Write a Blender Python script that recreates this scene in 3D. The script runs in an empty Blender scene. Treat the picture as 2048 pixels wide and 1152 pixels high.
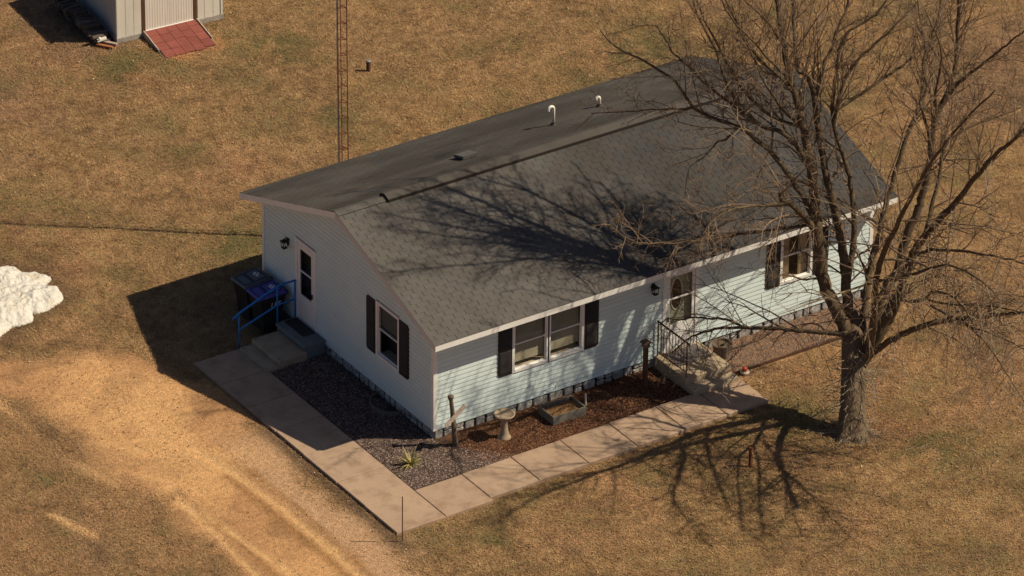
import bpy, math, random
import numpy as np
from mathutils import Vector, Matrix
random.seed(7); RS = np.random.RandomState(11)
SC = bpy.context.scene; COL = SC.collection

# ---------------------------------------------------------------- camera, world, sun, exposure
cam_d = bpy.data.cameras.new('camera'); cam = bpy.data.objects.new('camera', cam_d); COL.objects.link(cam)
cam_d.lens = 210.97; cam_d.sensor_width = 36; cam_d.clip_start = 1; cam_d.clip_end = 3000
cam.matrix_world = Matrix(((0.834202, 0.267155, -0.482427, -63.01106), (-0.551381, 0.418798, -0.721517, -97.351319),
                           (0.009282, 0.867892, 0.496666, 70.330397), (0, 0, 0, 1)))
SC.camera = cam
SUN_AZ, SUN_EL = math.radians(-34.5), math.radians(46.3)
W = bpy.data.worlds.new('World'); SC.world = W; W.use_nodes = True
wn = W.node_tree.nodes; wn.clear()
sky = wn.new('ShaderNodeTexSky'); sky.sky_type = 'NISHITA'; sky.sun_disc = False
sky.sun_elevation = SUN_EL; sky.sun_rotation = math.pi / 2 - SUN_AZ; sky.air_density = 0.7; sky.dust_density = 1.2; sky.ozone_density = 1.0
bg = wn.new('ShaderNodeBackground'); bg.inputs[1].default_value = 0.052
wo = wn.new('ShaderNodeOutputWorld')
W.node_tree.links.new(sky.outputs[0], bg.inputs[0]); W.node_tree.links.new(bg.outputs[0], wo.inputs[0])
sd = bpy.data.lights.new('sun', 'SUN'); sd.energy = 5.0; sd.angle = math.radians(0.55); sd.color = (1.0, 0.865, 0.635)
sun = bpy.data.objects.new('sun', sd); COL.objects.link(sun)
sun.location = (30, -20, 40)
sun.rotation_euler = Vector((math.cos(SUN_EL) * math.cos(SUN_AZ), math.cos(SUN_EL) * math.sin(SUN_AZ), math.sin(SUN_EL))).to_track_quat('Z', 'Y').to_euler()
SC.view_settings.view_transform = 'Standard'; SC.view_settings.look = 'None'
SC.view_settings.exposure = 0.0; SC.view_settings.gamma = 1.0; SC.view_settings.use_curve_mapping = False

# ---------------------------------------------------------------- materials
def mat(name, col, rough=0.8, var=0.15, scale=4.0, bump=0.0, bscale=None, col2=None, spec=0.3, metal=0.0,
        attr=False, objrand=0.0, stain=None, stain_scale=0.8, stain_lo=0.5, stain_hi=0.75, stretch=(1, 1, 1), fine=0.0, bdist=0.02):
    m = bpy.data.materials.new(name); m.use_nodes = True; nt = m.node_tree; N = nt.nodes; L = nt.links
    p = N['Principled BSDF']; p.inputs['Roughness'].default_value = rough; p.inputs['Metallic'].default_value = metal
    p.inputs['Specular IOR Level'].default_value = spec
    g = N.new('ShaderNodeNewGeometry'); mp = N.new('ShaderNodeMapping'); mp.inputs['Scale'].default_value = stretch
    L.new(g.outputs['Position'], mp.inputs['Vector'])
    n = N.new('ShaderNodeTexNoise'); n.inputs['Scale'].default_value = scale; n.inputs['Detail'].default_value = 5
    L.new(mp.outputs[0], n.inputs['Vector'])
    def mixrgb(fac, a, b, mode='MIX'):
        x = N.new('ShaderNodeMix'); x.data_type = 'RGBA'; x.blend_type = mode
        for s, v in ((0, fac), (6, a), (7, b)):
            if isinstance(v, (int, float)): x.inputs[s].default_value = v
            elif isinstance(v, tuple): x.inputs[s].default_value = (*v, 1)
            else: L.new(v, x.inputs[s])
        return x.outputs[2]
    def rng(src, a, b, c, d):
        r = N.new('ShaderNodeMapRange'); r.inputs[1].default_value = a; r.inputs[2].default_value = b
        r.inputs[3].default_value = c; r.inputs[4].default_value = d; L.new(src, r.inputs[0]); return r.outputs[0]
    base = tuple(col)
    if attr:
        a = N.new('ShaderNodeAttribute'); a.attribute_name = 'Col'; base = a.outputs['Color']
    if col2 is not None:
        base = mixrgb(rng(n.outputs['Fac'], 0.38, 0.62, 0, 1), base, tuple(col2))
    v = rng(n.outputs['Fac'], 0.25, 0.75, 1 - var, 1 + var)
    if fine:
        f = N.new('ShaderNodeTexNoise'); f.inputs['Scale'].default_value = 38; f.inputs['Detail'].default_value = 6; f.inputs['Roughness'].default_value = 0.7
        L.new(mp.outputs[0], f.inputs['Vector'])
        fv = rng(f.outputs['Fac'], 0.3, 0.7, 1 - fine, 1 + fine)
        mm = N.new('ShaderNodeMath'); mm.operation = 'MULTIPLY'; L.new(v, mm.inputs[0]); L.new(fv, mm.inputs[1]); v = mm.outputs[0]
    if objrand:
        oi = N.new('ShaderNodeObjectInfo'); rv = rng(oi.outputs['Random'], 0, 1, 1 - objrand, 1 + objrand)
        mm = N.new('ShaderNodeMath'); mm.operation = 'MULTIPLY'; L.new(v, mm.inputs[0]); L.new(rv, mm.inputs[1]); v = mm.outputs[0]
    cc = N.new('ShaderNodeVectorMath'); cc.operation = 'SCALE'; L.new(v, cc.inputs['Scale'])
    if isinstance(base, tuple): cc.inputs[0].default_value = base
    else: L.new(base, cc.inputs[0])
    out = cc.outputs[0]
    if stain is not None:
        s = N.new('ShaderNodeTexNoise'); s.inputs['Scale'].default_value = stain_scale; s.inputs['Detail'].default_value = 7; s.inputs['Roughness'].default_value = 0.65
        L.new(mp.outputs[0], s.inputs['Vector'])
        out = mixrgb(rng(s.outputs['Fac'], stain_lo, stain_hi, 0, 1), out, tuple(stain))
    L.new(out, p.inputs['Base Color'])
    if bump:
        b = N.new('ShaderNodeBump'); b.inputs['Strength'].default_value = bump; b.inputs['Distance'].default_value = bdist
        nb = N.new('ShaderNodeTexNoise'); nb.inputs['Scale'].default_value = bscale or scale * 6; nb.inputs['Detail'].default_value = 6
        L.new(mp.outputs[0], nb.inputs['Vector']); L.new(nb.outputs['Fac'], b.inputs['Height']); L.new(b.outputs[0], p.inputs['Normal'])
    return m
M = {}
M['ground'] = mat('lawn_soil', (0.2, 0.13, 0.07), 0.95, 0.22, 9, 0.9, 45, attr=True, fine=0.55, spec=0.1, bdist=0.03)
M['blade'] = mat('dry_grass', (0.3, 0.2, 0.1), 0.85, 0.1, 3, attr=True, spec=0.15)
M['siding'] = mat('blue_grey_vinyl', (0.625, 0.735, 0.745), 0.55, 0.035, 1.3, 0.05, 30, objrand=0.02, spec=0.35, stain=(0.58, 0.66, 0.64), stain_scale=1.2, stain_lo=.55, stain_hi=.8)
M['white'] = mat('white_trim', (0.80, 0.79, 0.775), 0.5, 0.06, 3, 0.03, 40, spec=0.35)
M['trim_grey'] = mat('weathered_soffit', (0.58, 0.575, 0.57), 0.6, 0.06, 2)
M['shingle_o'] = mat('asphalt_shingle', (0.122, 0.112, 0.105), 0.92, 0.14, 2.2, 0.5, 120, objrand=0.05, spec=0.15, stain=(0.060, 0.054, 0.050), stain_scale=0.55, stain_lo=.45, stain_hi=.70, fine=.16)
M['shingle_a'] = mat('asphalt_shingle_field', (0.2, 0.18, 0.16), 0.92, 0.14, 2.2, 0.5, 120, attr=True, spec=0.15, stain=(0.060, 0.054, 0.050), stain_scale=0.55, stain_lo=.45, stain_hi=.70, fine=.16)
M['deck'] = mat('roof_felt', (0.05, 0.042, 0.036), 0.95)
M['vent'] = mat('ridge_vent_cap', (0.085, 0.076, 0.070), 0.9, 0.16, 1.5, 0.4, 90, fine=.15, spec=.15)
M['ventedge'] = mat('ridge_vent_edge', (0.035, 0.027, 0.024), 0.8)
M['concrete'] = mat('concrete', (0.405, 0.285, 0.205), 0.9, 0.08, 1.4, 0.25, 80, objrand=0.05, stain=(0.26, 0.17, 0.115), stain_scale=2.3, stain_lo=.47, stain_hi=.78, fine=.12, spec=.2)
M['concrete_tan'] = mat('step_concrete', (0.40, 0.315, 0.225), 0.9, 0.1, 2.4, 0.3, 70, stain=(0.27, 0.20, 0.13), stain_scale=2.5, stain_lo=.5, stain_hi=.75, fine=.1, spec=.2)
M['slate'] = mat('painted_grey_slab', (0.17, 0.185, 0.195), 0.8, 0.12, 3, 0.2, 60)
M['rubber'] = mat('rubber_mat', (0.035, 0.035, 0.04), 0.9, 0.2, 8, 0.3, 90)
M['mat_grey'] = mat('grey_door_mat', (0.13, 0.115, 0.115), 0.95, 0.2, 12, 0.5, 140)
M['stone'] = mat('skirt_stone', (0.29, 0.28, 0.27), 0.9, 0.3, 11, 0.8, 40, col2=(0.42, 0.40, 0.385), objrand=0.16, fine=.2)
M['mortar'] = mat('black_mortar', (0.018, 0.018, 0.02), 0.9)
M['black'] = mat('black_plastic', (0.022, 0.022, 0.024), 0.5, 0.2, 4)
M['shutter'] = mat('dark_shutter', (0.022, 0.018, 0.019), 0.6, 0.25, 5)
M['bluerail'] = mat('blue_paint', (0.02, 0.19, 0.60), 0.45, 0.15, 6)
M['binblue'] = mat('blue_lid', (0.075, 0.075, 0.36), 0.45, 0.15, 4)
M['bingrey'] = mat('grey_lid', (0.12, 0.135, 0.155), 0.5, 0.15, 4)
M['print'] = mat('pale_print', (0.7, 0.7, 0.72), 0.6, 0.05)
M['rust'] = mat('rusty_steel', (0.20, 0.055, 0.03), 0.8, 0.35, 14, 0.4, 60, col2=(0.13, 0.045, 0.025))
M['ventbox'] = mat('vent_box_grey', (0.10, 0.10, 0.098), 0.6, 0.2, 9)
M['galv'] = mat('galvanised_steel', (0.26, 0.27, 0.28), 0.5, 0.2, 9, metal=0.4)
M['cable'] = mat('blue_cable', (0.03, 0.10, 0.17), 0.5)
M['darkrust'] = mat('dark_rusty_iron', (0.09, 0.042, 0.025), 0.8, 0.3, 14, 0.3, 60)
M['pvc'] = mat('white_pvc', (0.80, 0.77, 0.70), 0.4, 0.05, 8, stain=(0.5, 0.42, 0.33), stain_scale=6, stain_lo=.62, stain_hi=.8)
M['snow'] = mat('old_snow', (0.64, 0.61, 0.56), 0.6, 0.06, 1.8, 1.0, 9, stain=(0.46, 0.36, 0.23), stain_scale=2.6, stain_lo=.52, stain_hi=.80, fine=.07, spec=.4, bdist=.05)
M['bark'] = mat('grey_brown_bark', (0.205, 0.150, 0.10), 0.95, 0.35, 7, 1.0, 26, col2=(0.13, 0.092, 0.062), stretch=(1, 1, .22), fine=.2, spec=.1, bdist=.03)
M['limb'] = mat('limb_bark', (0.175, 0.128, 0.082), 0.95, 0.35, 9, 0.9, 40, col2=(0.082, 0.058, 0.037), fine=.25, spec=.1)
M['twig'] = mat('twig_bark', (0.235, 0.165, 0.11), 0.9, 0.2, 5, spec=.15, objrand=.15)
M['sucker'] = mat('pale_sucker_bark', (0.34, 0.28, 0.21), 0.9, 0.2, 8, spec=.15)
M['driftwood'] = mat('weathered_log', (0.17, 0.125, 0.09), 0.9, 0.3, 9, 0.8, 30, col2=(0.11, 0.08, 0.055), stretch=(1, 1, .3))
M['plank'] = mat('bleached_board', (0.42, 0.33, 0.28), 0.85, 0.25, 9, 0.4, 40, fine=.15)
M['caststone'] = mat('cast_stone', (0.37, 0.29, 0.21), 0.9, 0.2, 7, 0.6, 40, col2=(0.27, 0.21, 0.15), fine=.15)
M['soil'] = mat('bed_soil', (0.115, 0.068, 0.045), 0.95, 0.3, 4, 0.9, 25, attr=True, fine=.35, spec=.1, bdist=.03)
M['gravel'] = mat('bed_gravel', (0.2, 0.15, 0.14), 0.85, 0.1, 5, attr=True, spec=.25)
M['leaf'] = mat('leaf_litter', (0.3, 0.15, 0.07), 0.85, 0.1, 5, attr=True, spec=.2)
M['shedwall'] = mat('cream_steel', (0.72, 0.68, 0.60), 0.55, 0.06, 2, stain=(0.50, 0.43, 0.33), stain_scale=3, stain_lo=.55, stain_hi=.85, stretch=(1, 1, .2))
M['shedside'] = mat('grey_steel_cladding', (0.42, 0.42, 0.42), 0.6, 0.08, 2)
M['brown'] = mat('brown_trim', (0.10, 0.050, 0.030), 0.6, 0.2, 6)
M['shedsill'] = mat('weathered_sill', (0.36, 0.33, 0.30), 0.9, 0.25, 6, 0.4, 40, stretch=(1, 1, 1))
M['redtile'] = mat('red_shingle', (0.235, 0.070, 0.055), 0.9, 0.15, 5, 0.4, 80, objrand=0.14, fine=.12)
M['firewood'] = mat('split_firewood', (0.10, 0.080, 0.068), 0.9, 0.3, 8, 0.6, 40, objrand=.35)
M['orangewood'] = mat('orange_board', (0.33, 0.13, 0.055), 0.85, 0.2, 6)
M['planter'] = mat('grey_planter_board', (0.16, 0.145, 0.125), 0.9, 0.25, 7, 0.4, 40)
M['yucca'] = mat('yucca_leaf', (0.13, 0.15, 0.05), 0.6, 0.25, 14, attr=True)
M['blind'] = mat('blind_slat', (0.42, 0.38, 0.29), 0.7, 0.1, 4)
M['curtain'] = mat('beige_curtain', (0.60, 0.50, 0.38), 0.9, 0.1, 6, stretch=(8, 8, 1))
M['room'] = mat('dark_room', (0.03, 0.026, 0.022), 0.9)
M['screen'] = mat('window_screen', (0.12, 0.125, 0.12), 0.9, 0.1, 6)
M['innerdoor'] = mat('sage_grey_door', (0.34, 0.36, 0.29), 0.6, 0.06, 3)
M['doorglass'] = mat('dark_oval_glass', (0.05, 0.032, 0.022), 0.15, 0.5, 22, col2=(0.018, 0.013, 0.01), spec=.5)
M['red'] = mat('red_glaze', (0.45, 0.05, 0.03), 0.3, 0.2, 6)
M['brass'] = mat('dull_brass', (0.30, 0.2, 0.08), 0.4, metal=.7)
gm = bpy.data.materials.new('window_glass'); gm.use_nodes = True
nt = gm.node_tree; nt.nodes.clear()
o_ = nt.nodes.new('ShaderNodeOutputMaterial'); mx = nt.nodes.new('ShaderNodeMixShader'); tr = nt.nodes.new('ShaderNodeBsdfTransparent')
tr.inputs[0].default_value = (0.94, 0.94, 0.92, 1); gl = nt.nodes.new('ShaderNodeBsdfGlossy'); gl.inputs['Roughness'].default_value = 0.03
fr = nt.nodes.new('ShaderNodeFresnel'); fr.inputs[0].default_value = 1.5
ge_ = nt.nodes.new('ShaderNodeNewGeometry'); mu_ = nt.nodes.new('ShaderNodeMath'); mu_.operation = 'MULTIPLY_ADD'; mu_.inputs[1].default_value = -1; mu_.inputs[2].default_value = 1
nt.links.new(ge_.outputs['Backfacing'], mu_.inputs[0]); mv_ = nt.nodes.new('ShaderNodeMath'); mv_.operation = 'MULTIPLY'; nt.links.new(mu_.outputs[0], mv_.inputs[0]); nt.links.new(fr.outputs[0], mv_.inputs[1])
nt.links.new(mv_.outputs[0], mx.inputs[0]); nt.links.new(tr.outputs[0], mx.inputs[1]); nt.links.new(gl.outputs[0], mx.inputs[2]); nt.links.new(mx.outputs[0], o_.inputs[0])
M['glass'] = gm

# ---------------------------------------------------------------- helpers
def root_of(o):
    while o.parent: o = o.parent
    return o
def thing(name, label, cat, loc, group=None):
    o = bpy.data.objects.new(name, None); COL.objects.link(o); o.location = loc
    o.empty_display_size = 0.1; o['label'] = label; o['category'] = cat
    if group: o['group'] = group
    return o
def tag(o, label, cat, group=None):
    o['label'] = label; o['category'] = cat
    if group: o['group'] = group
    return o
def structure(name, loc=(0, 0, 0)):
    o = bpy.data.objects.new(name, None); COL.objects.link(o); o.location = loc; o['kind'] = 'structure'; return o
class MB:
    def __init__(s): s.v = []; s.f = []; s.c = []; s.col = None
    def add(s, vs, fs):
        b = len(s.v); s.v += [tuple(v) for v in vs]; s.f += [tuple(i + b for i in f) for f in fs]
        if s.col is not None: s.c += [s.col] * len(vs)
        return s
    def box(s, x0, x1, y0, y1, z0, z1):
        return s.add([(x0, y0, z0), (x1, y0, z0), (x1, y1, z0), (x0, y1, z0), (x0, y0, z1), (x1, y0, z1), (x1, y1, z1), (x0, y1, z1)],
                     [(3, 2, 1, 0), (4, 5, 6, 7), (0, 1, 5, 4), (1, 2, 6, 5), (2, 3, 7, 6), (3, 0, 4, 7)])
    def bbox(s, x0, x1, y0, y1, z0, z1, b=0.01):   # box with bevelled top edges
        return s.add([(x0, y0, z0), (x1, y0, z0), (x1, y1, z0), (x0, y1, z0), (x0, y0, z1 - b), (x1, y0, z1 - b), (x1, y1, z1 - b), (x0, y1, z1 - b),
                      (x0 + b, y0 + b, z1), (x1 - b, y0 + b, z1), (x1 - b, y1 - b, z1), (x0 + b, y1 - b, z1)],
                     [(3, 2, 1, 0), (8, 9, 10, 11), (0, 1, 5, 4), (1, 2, 6, 5), (2, 3, 7, 6), (3, 0, 4, 7), (4, 5, 9, 8), (5, 6, 10, 9), (6, 7, 11, 10), (7, 4, 8, 11)])
    def obox(s, c, ax, ay, az):                      # oriented box: centre and three half axes
        c, ax, ay, az = map(Vector, (c, ax, ay, az))
        P = [c + sx * ax + sy * ay + sz * az for sz in (-1, 1) for sx, sy in ((-1, -1), (1, -1), (1, 1), (-1, 1))]
        return s.add(P, [(3, 2, 1, 0), (4, 5, 6, 7), (0, 1, 5, 4), (1, 2, 6, 5), (2, 3, 7, 6), (3, 0, 4, 7)])
    def prism(s, poly, d):                           # poly of 3d points extruded by vector d
        n = len(poly); P = [Vector(p) for p in poly]; d = Vector(d)
        s.add(P + [p + d for p in P], [tuple(range(n))[::-1], tuple(range(n, 2 * n))] + [(i, (i + 1) % n, (i + 1) % n + n, i + n) for i in range(n)])
        return s
    def tube(s, pts, rad, n=8, cap=True, jit=0.0):
        P = [Vector(p) for p in pts]; m = len(P)
        if isinstance(rad, (int, float)): rad = [rad] * m
        t = (P[1] - P[0]).normalized(); a = t.orthogonal().normalized(); vs = []; fs = []
        for i in range(m):
            t = (P[min(i + 1, m - 1)] - P[max(i - 1, 0)])
            if t.length < 1e-9: t = Vector((0, 0, 1))
            t.normalize(); a = a - t * a.dot(t)
            a = a.normalized() if a.length > 1e-6 else t.orthogonal().normalized()
            b = t.cross(a)
            for k in range(n):
                th = 2 * math.pi * k / n; r = rad[i] * (1 + (random.uniform(-jit, jit) if jit else 0))
                vs.append(P[i] + (a * math.cos(th) + b * math.sin(th)) * r)
        for i in range(m - 1):
            for k in range(n):
                q = (k + 1) % n; fs.append((i * n + k, i * n + q, (i + 1) * n + q, (i + 1) * n + k))
        if cap: fs += [tuple(range(n))[::-1], tuple(range((m - 1) * n, m * n))]
        return s.add(vs, fs)
    def lathe(s, c, prof, n=24, jit=0.0):            # prof: (r, z) from bottom to top
        vs = []; fs = []
        for r, z in prof:
            for k in range(n):
                th = 2 * math.pi * k / n; vs.append((c[0] + r * math.cos(th) * (1 + random.uniform(-jit, jit)), c[1] + r * math.sin(th), c[2] + z))
        m = len(prof)
        for i in range(m - 1):
            for k in range(n): q = (k + 1) % n; fs.append((i * n + k, i * n + q, (i + 1) * n + q, (i + 1) * n + k))
        fs += [tuple(range(n))[::-1], tuple(range((m - 1) * n, m * n))]
        return s.add(vs, fs)
    def build(s, name, m, parent=None, smooth=False, kind=None, label=None):
        me = bpy.data.meshes.new(name); off = root_of(parent).location if parent else Vector((0, 0, 0))
        v = np.array(s.v, dtype=np.float64) - np.array(off)
        me.from_pydata(v.tolist(), [], s.f); me.materials.append(M[m])
        if s.c:
            ca = me.color_attributes.new('Col', 'FLOAT_COLOR', 'POINT'); a = np.ones((len(s.v), 4), dtype=np.float32); a[:, :3] = s.c
            ca.data.foreach_set('color', a.ravel())
        if smooth: me.polygons.foreach_set('use_smooth', [True] * len(me.polygons))
        o = bpy.data.objects.new(name, me); COL.objects.link(o)
        if parent: o.parent = parent
        if kind: o['kind'] = kind
        if label: o['label'] = label
        return o
def fast_mesh(name, V, F, nper, m, col=None, parent=None):      # V (n,3), F (k,nper) numpy
    me = bpy.data.meshes.new(name); me.vertices.add(len(V)); me.vertices.foreach_set('co', V.astype(np.float32).ravel())
    me.loops.add(F.size); me.loops.foreach_set('vertex_index', F.astype(np.int32).ravel())
    me.polygons.add(len(F)); me.polygons.foreach_set('loop_start', np.arange(0, F.size, nper, dtype=np.int32))
    if col is not None:
        ca = me.color_attributes.new('Col', 'FLOAT_COLOR', 'POINT'); a = np.ones((len(V), 4), dtype=np.float32); a[:, :3] = col
        ca.data.foreach_set('color', a.ravel())
    me.materials.append(M[m]); me.update(calc_edges=True); me.validate()
    o = bpy.data.objects.new(name, me); COL.objects.link(o)
    if parent: o.parent = parent
    return o
_tabs = {}
def vn(x, y, s, seed):                               # smooth value noise 0..1, s = feature size in metres
    if seed not in _tabs: _tabs[seed] = np.random.RandomState(seed).rand(256, 256)
    T = _tabs[seed]; u = np.asarray(x) / s + 1000; v = np.asarray(y) / s + 1000
    i = np.floor(u).astype(int); j = np.floor(v).astype(int); fu = u - i; fv = v - j
    fu = fu * fu * (3 - 2 * fu); fv = fv * fv * (3 - 2 * fv); i &= 255; j &= 255; i1 = (i + 1) & 255; j1 = (j + 1) & 255
    return (T[i, j] * (1 - fu) + T[i1, j] * fu) * (1 - fv) + (T[i, j1] * (1 - fu) + T[i1, j1] * fu) * fv
def fbm(x, y, s, seed, o=4):
    r = 0; a = 0.5; t = 0
    for k in range(o): r = r + a * vn(x, y, s / 2 ** k, seed + k); t += a; a *= 0.55
    return r / t
def sst(a, b, x):
    t = np.clip((x - a) / (b - a), 0, 1); return t * t * (3 - 2 * t)
def polydist(x, y, P):                               # signed distance, + inside
    P = np.array(P, float); x = np.asarray(x, float); y = np.asarray(y, float); ins = np.zeros(x.shape, bool); d = np.full(x.shape, 1e9); n = len(P)
    for k in range(n):
        a = P[k]; b = P[(k + 1) % n]
        ex, ey = b - a; t = np.clip(((x - a[0]) * ex + (y - a[1]) * ey) / (ex * ex + ey * ey), 0, 1)
        d = np.minimum(d, np.hypot(x - a[0] - t * ex, y - a[1] - t * ey))
        c = (a[1] > y) != (b[1] > y)
        with np.errstate(divide='ignore', invalid='ignore'): xi = (b[0] - a[0]) * (y - a[1]) / (b[1] - a[1] + 1e-12) + a[0]
        ins ^= c & (x < xi)
    return np.where(ins, d, -d)
def linedist(x, y, P):
    d = np.full(np.shape(x), 1e9)
    for a, b in zip(P, P[1:]):
        ex, ey = b[0] - a[0], b[1] - a[1]; t = np.clip(((x - a[0]) * ex + (y - a[1]) * ey) / (ex * ex + ey * ey), 0, 1)
        d = np.minimum(d, np.hypot(x - a[0] - t * ex, y - a[1] - t * ey))
    return d

# ---------------------------------------------------------------- ground (soil colour, wear and relief in world metres)
DIRT = [(-7.4, 9.6), (-6.9, 8.9), (-5.6, 7.6), (-4.4, 7.5), (-3.4, 6.4), (-2.9, 4.3), (-2.9, 2.2), (-3.0, 0.6), (-3.2, -3.3), (-3.5, -5.0), (-3.2, -14), (-7.6, -14), (-6.9, -3.2), (-6.5, 0.6), (-7.0, 2.2), (-6.9, 4.4), (-6.9, 6.3), (-8.4, 8.6)]
RUTS = [([(-4.75, 2.6), (-4.56, 1.71), (-4.42, 0), (-4.37, -2.72), (-4.44, -4.2), (-4.6, -9)], .11), ([(-6.0, 1.5), (-6.12, .9), (-6.2, -.6), (-6.31, -2.61), (-6.5, -8)], .08),
        ([(-6.1, 1.0), (-5.9, -.6), (-5.62, -2.96), (-5.7, -8)], .09), ([(-7.55, 7.6), (-7.49, 6.62), (-7.42, 4.8), (-7.3, 3.2), (-7.0, 2.3)], .12), ([(-8.84, 1.9), (-8.5, .6)], .10)]
SNOWP = [(-3.7, 11.3), (-3.7, 10.1), (-4.6, 9.8), (-5.9, 9.3), (-7.0, 10.2), (-6.9, 11.6), (-5.4, 12.7), (-4.2, 12.1)]
DARKRUTS = [([(-4.72, 1.2), (-4.66, -.5), (-4.62, -2.9), (-4.8, -8)], .15), ([(-6.0, .4), (-5.95, -1.2), (-5.98, -3.2), (-6.1, -8)], .10), ([(-4.15, 1.2), (-4.12, -1.0), (-4.15, -3), (-4.3, -8)], .06)]
def lerp3(a, b, t): return a * (1 - t[..., None]) + np.array(b) * t[..., None]
def ground_col(x, y):
    n1 = fbm(x, y, 3.2, 1); n2 = fbm(x, y, 1.1, 11); n3 = fbm(x, y, 6.0, 21); n4 = fbm(x, y, .35, 31); n5 = fbm(x, y, 1.7, 41)
    c = np.empty(np.shape(x) + (3,)); c[:] = (0.285, 0.174, 0.086)
    c = lerp3(c, (0.315, 0.175, 0.092), sst(.48, .70, n1 * .75 + n4 * .25) * .65)
    c = lerp3(c, (0.200, 0.148, 0.066), sst(.45, .70, n2 * .6 + n4 * .4) * .45)
    c = lerp3(c, (0.185, 0.122, 0.080), sst(.54, .68, n3) * .5)
    c = lerp3(c, (0.34, 0.205, 0.095), sst(.56, .72, n5) * .55)
    n6 = fbm(x, y, .16, 301, 2); n7 = fbm(x, y, .55, 311, 3)
    c = c * (1 + (n6 - .5)[..., None] * .75 + (n7 - .5)[..., None] * .55)
    c = lerp3(c, (0.125, 0.112, 0.045), sst(.60, .72, n6 * .5 + n2 * .5) * .5)
    c = lerp3(c, (0.36, 0.24, 0.12), sst(.60, .75, n6 * .6 + n5 * .4) * .5)
    # greener tufts at some spots
    for gx, gy, gr in ((-1.25, -4.22, .45), (9.6, -6.0, .9), (8.9, -6.6, .7), (.9, 10.4, 1.2), (14.3, 12.8, 2), (7.0, -3.6, 1.4), (6.9, 18.2, 1.0), (3.4, 19.3, 1.0), (6.3, 14.3, .5)):
        c = lerp3(c, (0.115, 0.105, 0.042), np.exp(-((x - gx) ** 2 + (y - gy) ** 2) / gr ** 2) * sst(.35, .6, n4 * .5 + n2 * .5) * .8)
    for gx, gy, gr in ((4.85, 19.25, .38), (5.75, 19.3, .42)): c = lerp3(c, (0.42, 0.22, 0.10), np.exp(-(((x - gx) ** 2 + (y - gy) ** 2) / gr ** 2) ** 2) * .9)
    c = lerp3(c, (0.125, 0.080, 0.048), np.exp(-(np.clip(-polydist(x, y, SNOWP), 0, 9) / .35) ** 2) * .7)
    # worn dirt drive
    d = polydist(x, y, DIRT) + (n2 - .5) * 1.7 + (n4 - .5) * .8
    dirt = sst(-.35, .45, d)
    dc = np.empty_like(c); dc[:] = (0.46, 0.252, 0.122)
    dc = lerp3(dc, (0.58, 0.33, 0.155), sst(.42, .60, n5)); dc = lerp3(dc, (0.325, 0.18, 0.09), sst(.52, .66, n2) * .8)
    dc = lerp3(dc, (0.47, 0.29, 0.17), sst(-4.35, -3.9, x + (n4 - .5) * .5) * sst(3.5, 1.5, y))
    dc = lerp3(dc, (0.63, 0.37, 0.175), np.exp(-(((x + 5.0) / 1.5) ** 2 + ((y - 3.6) / 2.6) ** 2)) * sst(.35, .6, n5) * .9)
    c = c * (1 - dirt[..., None]) + dc * dirt[..., None]
    for P, w in DARKRUTS: c = lerp3(c, (0.285, 0.150, 0.062), np.exp(-(linedist(x, y, P) / (w * (.7 + .6 * n2))) ** 2) * .8)
    for P, w in RUTS: c = lerp3(c, (0.64, 0.395, 0.19), np.exp(-(linedist(x, y, P) / (w * (.5 + 1.0 * n2))) ** 2) * sst(.25, .5, n4 * .5 + n1 * .5) * .9)
    # dark grass strip along the walk edge, darker and browner patches
    c = lerp3(c, (0.105, 0.068, 0.042), np.exp(-((x + 2.98 + (n4 - .5) * .25) / .24) ** 2) * sst(3.4, 2.2, y) * sst(-4.2, -3.0, y) * .85)
    c = lerp3(c, (0.16, 0.10, 0.06), np.exp(-(((x + 7.2) / .5) ** 2 + ((y - 4.4) / 1.6) ** 2)) * .6)
    c = lerp3(c, (0.30, 0.175, 0.088), sst(-6.2, -7.2, x + (n2 - .5) * 3) * sst(8, 5, y) * sst(.42, .6, n5 * .5 + n4 * .5) * .75)
    c = lerp3(c, (0.225, 0.11, 0.062), np.exp(-(((x - 8.9) / .8) ** 2 + ((y + 5.2) / .7) ** 2)) * .6)
    c = lerp3(c, (0.13, 0.075, 0.045), np.exp(-(((x - 6.6) / .55) ** 2 + ((y + 5.3) / .4) ** 2)) * .55)
    return c, dirt
def ground_z(x, y):
    z = (fbm(x, y, 1.3, 51) - .5) * .05 + (fbm(x, y, .22, 61, 3) - .5) * .025
    for P, w in RUTS[:3]: z = z - .03 * np.exp(-(linedist(x, y, P) / (w * 1.3)) ** 2)
    near = np.minimum(np.minimum(x + 3.1, 12.5 - x), np.minimum(y + 3.2, 8.6 - y))   # settle flat round the house, walk and beds
    f = sst(.0, .5, near)
    z = z * (1 - f) - .03 * f
    return z - .012
def axis(a, b, st, far):
    l = [a - 4]; 
    while l[-1] > -far: l.append(a - (a - l[-1]) * 1.7)
    r = [b + 4]
    while r[-1] < far: r.append(b + (r[-1] - b) * 1.7)
    return np.array(l[::-1] + [a - 2, a - 1] + list(np.arange(a, b, st)) + [b, b + 1, b + 2] + r)
gx = axis(-13, 27, .11, 900); gy = axis(-14, 27, .11, 900)
X, Y = np.meshgrid(gx, gy, indexing='ij'); Xf, Yf = X.ravel(), Y.ravel()
gc, gd = ground_col(Xf, Yf); nx, ny = len(gx), len(gy)
idx = np.arange(nx * ny).reshape(nx, ny)
F = np.stack([idx[:-1, :-1], idx[1:, :-1], idx[1:, 1:], idx[:-1, 1:]], -1).reshape(-1, 4)
go = fast_mesh('ground', np.stack([Xf, Yf, ground_z(Xf, Yf)], -1), F, 4, 'ground', gc); go['kind'] = 'structure'
go.data.polygons.foreach_set('use_smooth', [True] * len(go.data.polygons))

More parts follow.
